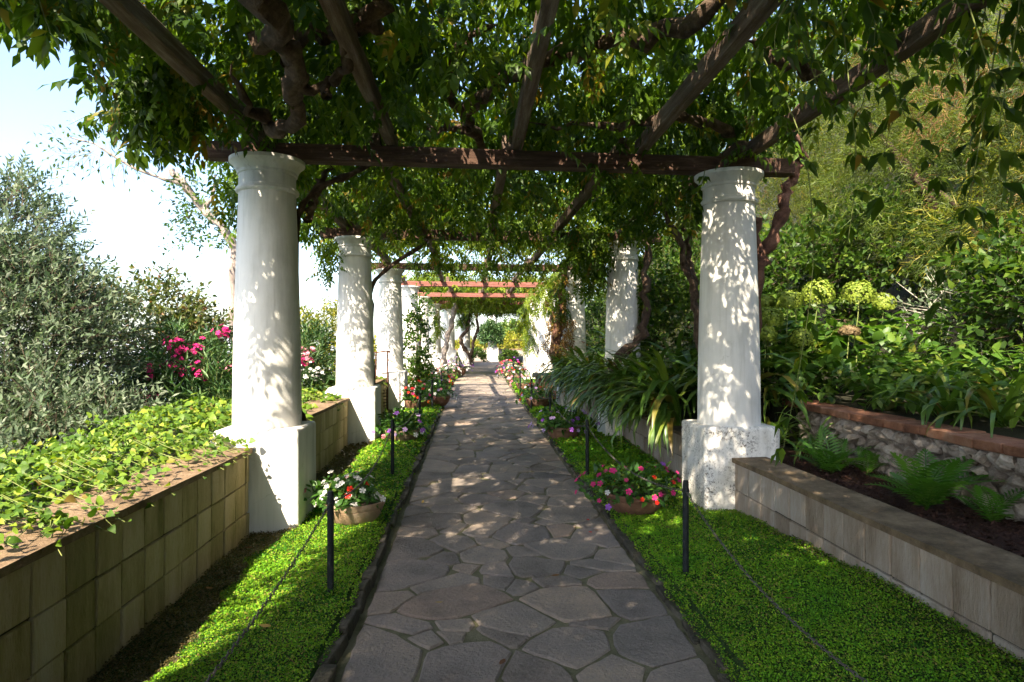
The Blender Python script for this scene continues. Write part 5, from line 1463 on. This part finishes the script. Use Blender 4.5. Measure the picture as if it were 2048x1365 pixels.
# ---------------------------------------------------------------- flower bowls
def bowl_profile(r, h):
    return [(r * 0.50, 0.0), (r * 0.62, 0.01), (r * 0.80, h * 0.30), (r * 0.92, h * 0.62), (r * 0.945, h * 0.70), (r * 0.925, h * 0.72), (r * 0.955, h * 0.74), (r, h * 0.86), (r * 1.01, h * 0.95), (r, h), (r * 0.94, h), (r * 0.91, h * 0.93), (r * 0.88, h * 0.8)]
IMP = [broad_leaf(1, 0.52, 0.3, 3), broad_leaf(1, 0.46, 0.15, 3, fold=0.2), broad_leaf(1, 0.56, 0.45, 3)]
def flower_bowl(x, y, r, h, cols, label, n_leaf, n_flower, dome=(0.36, 0.24), mat='terracotta', singles=0, lean=(0, 0), fs=0.045):
    x += bend(y)
    side = -1 if x < 0.3 else 1
    g = gz(y) + 0.06
    t = thing('flower_bowl', (x, y, g), label, 'flower pot', 'flower bowls along the path')
    put('bowl', lathe_mesh('bowl', bowl_profile(r, h), mat, 36 if y < 10 else 18), t, (x, y, g))
    put('soil', lathe_mesh('soil', [(r * 0.9, 0), (r * 0.5, 0.012), (0.01, 0.02)], 'soil', 18), t, (x, y, g + h * 0.82))
    n = n_leaf
    d = rand_dirs(n * 2); d = d[d[:, 2] > -0.05][:n]; n = len(d)
    lump = 0.65 + 0.5 * vnoise(d[:, 0] * 2 + x, d[:, 1] * 2 + y, 1.8)
    c = np.array((x + lean[0], y + lean[1], g + h * 0.92))
    rr = RNG.random(n) ** 0.4
    P = c + d * np.array((dome[0], dome[0], dome[1])) * (rr * lump)[:, None]
    D = unit(d * 0.9 + RNG.normal(size=d.shape) * 0.6)
    Nn = d * 0.6 + np.array([0, 0, 0.9]) + RNG.normal(size=d.shape) * 0.3
    sz = 0.062 if y < 7 else 0.075
    single_leaves(t, IMP, 'impatiens', P, bases(D, Nn, sz * RNG.uniform(0.6, 1.3, n)), singles)
    for k in range(int(n_flower * (1.0 if y < 10 else 1.15))):
        a = RNG.uniform(0, 2 * PI); u = RNG.uniform(-0.12, 1.0)
        q = math.sqrt(max(0, 1 - u * u))
        dd = np.array((q * math.cos(a), q * math.sin(a), u))
        lp = 0.65 + 0.5 * float(vnoise(dd[0] * 2 + x, dd[1] * 2 + y, 1.8)) + 0.04
        p = c + dd * np.array((dome[0], dome[0], dome[1])) * lp
        nn = Vector((dd[0] - 0.1, dd[1] - 0.55, dd[2] + 0.45)).normalized()
        rot = nn.to_track_quat('Z', 'Y').to_euler()
        c_ = random.choices([q_[0] for q_ in cols], [q_[1] for q_ in cols])[0]
        put('flower', random.choice(flower_meshes[c_]), t, p, rot, fs * random.uniform(0.8, 1.2))
flower_bowl(-0.93, 5.20, 0.24, 0.185, [('white', 12), ('red', 1), ('pink', 2), ('cream', 2)], 'weathered terracotta bowl of white and red flowers behind the near left post', 560, 46, (0.31, 0.21), 'old_terracotta', 130, (-0.08, 0.04), 0.046)
flower_bowl(-0.97, 9.08, 0.24, 0.18, [('purple', 6), ('lilac', 3), ('white', 3), ('pink', 2)], 'terracotta bowl of purple flowers beside the second left post', 520, 34, (0.42, 0.30), 'old_terracotta', 0, (0, 0), 0.060)
flower_bowl(-1.12, 13.0, 0.26, 0.2, [('red', 3), ('orange', 3), ('magenta', 4), ('pink', 2)], 'bowl of red and orange flowers at the foot of the third left column', 420, 34, (0.38, 0.42), 'terracotta', 0, (0, 0), 0.059)
flower_bowl(-0.72, 13.7, 0.26, 0.2, [('white', 4), ('lilac', 4), ('pink', 2)], 'bowl of white and lilac flowers against the path past the third left post', 420, 22, (0.40, 0.36), 'terracotta', 0, (0, 0), 0.057)
flower_bowl(-0.85, 16.6, 0.26, 0.2, [('red', 4), ('pink', 2), ('white', 3)], 'bowl of deep red flowers in the sunny part of the left row', 300, 40, (0.40, 0.36), 'terracotta', 0, (0, 0), 0.062)
flower_bowl(-0.95, 18.9, 0.26, 0.2, [('pink', 4), ('cream', 3), ('orange', 2)], 'bowl of salmon pink flowers by the left path edge, beyond the red ones', 260, 40, (0.42, 0.36), 'terracotta', 0, (0, 0), 0.066)
flower_bowl(-0.80, 21.4, 0.28, 0.2, [('white', 4), ('pink', 2)], 'bowl of white flowers near the leaning pale trunk', 220, 40, (0.42, 0.36), 'terracotta', 0, (0, 0), 0.069)
flower_bowl(-0.62, 23.6, 0.30, 0.25, [('purple', 4), ('lilac', 4), ('white', 5)], 'bowl of lilac and white flowers farthest along the left edge', 220, 50, (0.55, 0.45), 'terracotta', 0, (0, 0), 0.073)
flower_bowl(1.36, 5.38, 0.255, 0.18, [('magenta', 7), ('red', 3), ('white', 1), ('purple', 1)], 'ridged terracotta bowl of magenta flowers behind the near right post', 760, 44, (0.46, 0.27), 'terracotta', 170, (-0.03, 0.02), 0.042)
flower_bowl(1.29, 9.2, 0.25, 0.19, [('purple', 6), ('lilac', 5), ('white', 1), ('magenta', 1)], 'terracotta bowl of violet flowers behind the second right post', 540, 36, (0.44, 0.32), 'terracotta', 0, (0, 0), 0.058)
flower_bowl(1.34, 13.2, 0.27, 0.2, [('red', 5), ('lilac', 4), ('white', 2)], 'bowl of red and lilac flowers in front of the mossy stone bench', 420, 34, (0.44, 0.36), 'terracotta', 0, (0, 0), 0.057)
flower_bowl(1.42, 17.2, 0.28, 0.2, [('pink', 5), ('white', 3), ('red', 1)], 'bowl of pink flowers on the right just beyond the stone bench', 280, 44, (0.5, 0.40), 'terracotta', 0, (0, 0), 0.066)
flower_bowl(1.30, 19.8, 0.28, 0.22, [('cream', 5), ('white', 5), ('pink', 2)], 'bowl of cream and white flowers in the right row', 260, 50, (0.50, 0.42), 'terracotta', 0, (0, 0), 0.069)
flower_bowl(1.28, 22.6, 0.28, 0.22, [('red', 3), ('magenta', 4), ('pink', 3), ('purple', 2)], 'bowl of crimson flowers farthest along the right edge', 220, 50, (0.52, 0.45), 'terracotta', 0, (0, 0), 0.073)

# ---------------------------------------------------------------- posts and chains
def post(x, y, label, lean=0.0, h=0.63):
    g = gz(y) + 0.03
    t = thing('chain_post', (x, y, g), label, 'post', 'dark posts carrying the chains')
    V, F = tube([(x, y, g - 0.05), (x, y, g + h * 0.5), (x, y, g + h * 0.96), (x, y, g + h * 0.985), (x, y, g + h)], [0.0185, 0.0185, 0.0185, 0.0175, 0.014], 14)
    o = put_world('tube', np.vstack([V, [(x, y, g + h)]]), np.vstack([F]), 'post_paint', t, smooth=True)
    Vc = [(x + 0.014 * math.cos(2 * PI * k / 14), y + 0.014 * math.sin(2 * PI * k / 14), g + h) for k in range(14)]
    cap = put_world('end_cap', Vc, [tuple(range(14))], 'post_paint', t, big=False)
    V, F = tube([(x + 0.021 * math.cos(a), y, g + h * 0.90 + 0.021 * math.sin(a)) for a in np.linspace(0, 2 * PI, 11)], 0.004, 5)
    V[:, 1] += 0.0
    put_world('eyelet', V, F, 'iron', t, smooth=True)
    t.rotation_euler = (0, lean, 0)
    return Vector((x, y, g + h * 0.90))
LP = [(-0.80, 0.62), (-0.805, 3.75), (-0.83, 6.83), (-0.80, 9.95), (-0.79, 12.85), (-0.76, 16.0), (-0.72, 19.2)]
RP = [(1.36, 1.0), (1.30, 3.90), (1.20, 6.75), (1.19, 9.9), (1.18, 13.0), (1.19, 16.2), (1.22, 19.4)]
WL = ['post on the left beside the viewer', 'tall dark post in the sunlit left ground cover, nearest the viewer', 'dark post on the left in front of the purple flowers', 'dark post on the left before the red and orange flowers', 'dark post on the left beside the third column flowers', 'dark post on the left in the sunny stretch', 'small far dark post on the left']
WR = ['post on the right beside the viewer', 'dark post on the right in front of the magenta bowl, nearest the viewer', 'dark post on the right in front of the violet flowers', 'dark post on the right beside the drooping strap leaves', 'dark post on the right before the red and lilac flowers', 'dark post on the right before the pink flowers', 'small far dark post on the right']
tl = [post(x, y, w, 0.0) for (x, y), w in zip(LP, WL)]
tr_ = [post(x, y, w, 0.0) for (x, y), w in zip(RP, WR)]
# one oval link
Lk = []
for k in range(10):
    a = 2 * PI * k / 10
    Lk.append((0.0065 * math.cos(a), 0.0155 * math.sin(a), 0))
LV, LF = tube(Lk + [Lk[0]], 0.0024, 4)
def chain(a, b, sag, label):
    t_ = np.linspace(0, 1, 200)
    A, B = np.array(a), np.array(b)
    C = A + (B - A) * t_[:, None]; C[:, 2] -= sag * 4 * t_ * (1 - t_)
    L = np.concatenate([[0], np.cumsum(np.linalg.norm(np.diff(C, axis=0), axis=1))])
    n = int(L[-1] / 0.0255)
    s = (np.arange(n) + 0.5) * L[-1] / n
    P = np.stack([np.interp(s, L, C[:, k]) for k in range(3)], -1)
    D = unit(np.gradient(P, axis=0))
    up = np.array([0, 0, 1.0]); sd = unit(np.cross(D, up))
    Nn = np.where((np.arange(n) % 2 == 0)[:, None], up + 0.3 * sd, sd - 0.3 * up)
    V, F = scatter((LV, LF), bases(D, Nn, np.ones(n)), P)
    o = put_world('chain', V, F, 'chain_iron')
    tag(o, label, 'chain', 'chains between the posts')
cw = ['from the nearest post towards the viewer', 'between the nearest and second posts', 'between the second and third posts', 'between the third and fourth posts', 'between the fourth and fifth posts', 'between the fifth and sixth posts']
for i in range(6):
    chain(tl[i], tl[i + 1], 0.10 if i == 0 else 0.15, 'iron link chain on the left %s' % cw[i])
    chain(tr_[i], tr_[i + 1], 0.24 if i == 0 else 0.14, 'iron link chain on the right %s' % cw[i])

# ---------------------------------------------------------------- iron handrail, stone bench
hr = thing('iron_handrail', (-1.62, 12.35, 0.2), 'rusty iron handrail with lattice panel before the third left column', 'handrail')
def bar(a, b, r, mat, name='bar'):
    V, F = tube([a, tuple((np.array(a) + np.array(b)) / 2), b], r, 8)
    put_world(name, V, F, mat, hr, smooth=True)
bar((-1.60, 12.40, 0.1), (-1.60, 12.40, 1.38), 0.016, 'rust_iron', 'upright')
bar((-1.82, 12.40, 0.8), (-1.82, 12.40, 1.33), 0.013, 'rust_iron', 'upright')
bar((-1.60, 12.40, 1.385), (-1.95, 12.40, 1.34), 0.014, 'rust_iron', 'handrail')
bar((-1.60, 12.40, 1.385), (-1.55, 12.38, 1.36), 0.018, 'rust_iron', 'handrail')
for k in range(6):
    bar((-1.60 + 0.01, 12.37, 0.36 + 0.06 * k), (-1.60 - 0.19, 12.37, 0.33 + 0.06 * k), 0.007, 'rust_iron', 'lattice_bar')
for k in range(5):
    bar((-1.62 - 0.04 * k, 12.37, 0.30), (-1.62 - 0.04 * k, 12.37, 0.66), 0.006, 'rust_iron', 'lattice_bar')
sb = thing('stone_bench', (1.72, 14.6, 0.2), 'mossy stone slab bench on the right below the third column', 'bench')
put('slab', box_mesh('slab', 0.68, 0.9, 0.10, 'mossy_stone', 0.02, 2, 0.015), sb, (1.72, 14.6, 0.80))
put('support', box_mesh('support', 0.60, 0.7, 0.62, 'brick', 0.02, 1, 0.01), sb, (1.76, 14.62, 0.44))

# ---------------------------------------------------------------- far end of the walk
ex = bend(36)
ew = thing('parapet', (1.6, 39.0, 0.45), 'low pale parapet wall closing the far end of the path', 'wall')
put('wall', box_mesh('wall', 9.0, 0.3, 0.75, 'end_wall', 0.02), ew, (2.2, 39.2, 0.72))
put('coping', box_mesh('coping', 9.1, 0.38, 0.06, 'cap_stone', 0.01), ew, (2.2, 39.2, 1.125))
rl = thing('iron_railing', (1.6, 39.2, 1.15), 'thin iron railing on top of the far parapet', 'railing')
for k in range(8):
    V, F = tube([(-1.2 + k * 1.0, 39.2, 1.15), (-1.2 + k * 1.0, 39.2, 1.4), (-1.2 + k * 1.0, 39.2, 1.68)], 0.02, 6)
    put_world('upright', V, F, 'iron', rl)
V, F = tube([(-1.4, 39.2, 1.68), (2.0, 39.2, 1.68), (6.0, 39.2, 1.68)], 0.018, 6)
put_world('top_rail', V, F, 'iron', rl)
ec = thing('column', (1.15, 37.4, 0.45), 'white column at the far end of the path, wrapped in rounded ivy', 'column', 'white columns of the pergola')
put('pedestal', box_mesh('pedestal', 0.66, 0.6, 0.9, 'whitewash', 0.03, 2), ec, (1.15, 37.4, 0.80))
put('shaft', lathe_mesh('shaft', shaft_mesh(2.2), 'whitewash', 24), ec, (1.15, 37.4, 1.24))
shrub('ivy_dome', 'rounded dark green ivy growing around the far end column', 'ivy', (1.15, 37.3, 0.9), [((1.05, 37.3, 1.9), (0.56, 0.56, 0.88), 900)], OVAL, 'oleander', 0.13, 0.2, 6, trunk=False)
for (lab, root, blobs, mat, sz) in (
    ('round green tree beyond the far parapet', (3.2, 47, -0.5), [((2.7, 47.0, 1.5), (1.5, 1.4, 1.25), 800), ((4.2, 47.5, 1.5), (1.5, 1.4, 1.15), 500)], 'pine_far', 0.28),
    ('yellow-green bush beyond the far parapet on the left of the ivy column', (-0.3, 43.5, -0.2), [((-0.2, 43.5, 0.95), (1.5, 1.0, 0.6), 500)], 'yellow_far', 0.2),
    ('yellow-green bush beyond the far parapet on the right of the ivy column', (3.4, 43.0, -0.2), [((3.0, 43.0, 1.2), (1.6, 0.9, 0.7), 480)], 'yellow_far', 0.2)):
    shrub('tree' if 'tree' in lab else 'bush', lab, 'tree' if 'tree' in lab else 'bush', root, blobs, OVAL, mat, sz, 0.4, 6, twig_w=0.01)
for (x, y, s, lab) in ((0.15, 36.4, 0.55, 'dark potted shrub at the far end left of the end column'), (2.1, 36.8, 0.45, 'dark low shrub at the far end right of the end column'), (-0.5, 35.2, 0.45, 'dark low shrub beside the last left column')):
    shrub('low_shrub', lab, 'shrub', (x, y, 0.42), [((x, y, 0.42 + s * 0.6), (s, s * 0.8, s * 0.7), 180)], OVAL, 'dark_leaf', 0.14, 0.2, 6, trunk=False)

# ---------------------------------------------------------------- fallen leaves and petals
FL = [make_mesh('fallen_leaf', *broad_leaf(1, 0.4, -0.15, 3), 'dry_leaf', np.zeros(12)) for _ in range(2)]
for (x, y, z, lab) in ((0.94, 5.02, 0.028, 'yellow dry leaf on the paving below the magenta bowl'), (-0.17, 3.72, 0.028, 'dry leaf on the paving beside the near left edging'), (0.15, 3.05, 0.028, 'dry leaf on the paving at the bottom middle of the picture'),
        (0.55, 4.1, 0.028, 'dry leaf on the small paving stones in mid path'), (-0.45, 5.9, 0.028, 'dry leaf on the paving near the white flower bowl'), (1.62, 3.3, 0.18, 'dry leaf on the right ground cover under the sagging chain'),
        (1.95, 4.3, 0.18, 'dry leaf on the right ground cover near the block wall'), (1.45, 4.7, 0.13, 'dry leaf on the right ground cover behind the near post'), (-1.0, 3.3, 0.10, 'dry leaf on the left ground cover before the near post'),
        (-1.2, 4.4, 0.10, 'dry leaf on the sunlit left ground cover'), (-1.55, 3.9, 0.075, 'brown leaf on the bare strip under the left wall'), (-1.52, 4.6, 0.075, 'brown leaf on the bare strip near the left pedestal')):
    o = put('fallen_leaf', random.choice(FL), None, (x, y, gz(y) + z), (random.uniform(-0.2, 0.2), random.uniform(-0.3, 0.3), random.uniform(0, 6.28)), random.uniform(0.045, 0.07))
    tag(o, lab, 'leaf', 'fallen dry leaves')
for (x, y, lab) in ((0.95, 5.32, 'red petal on the paving just below the magenta bowl'), (0.91, 4.98, 'red petal on the paving nearer the viewer than the magenta bowl')):
    o = put('petal', random.choice(flower_meshes['red']), None, (x, y, gz(y) + 0.022), (0.1, 0.1, random.uniform(0, 6)), 0.026)
    tag(o, lab, 'petal', 'red petals on the path')
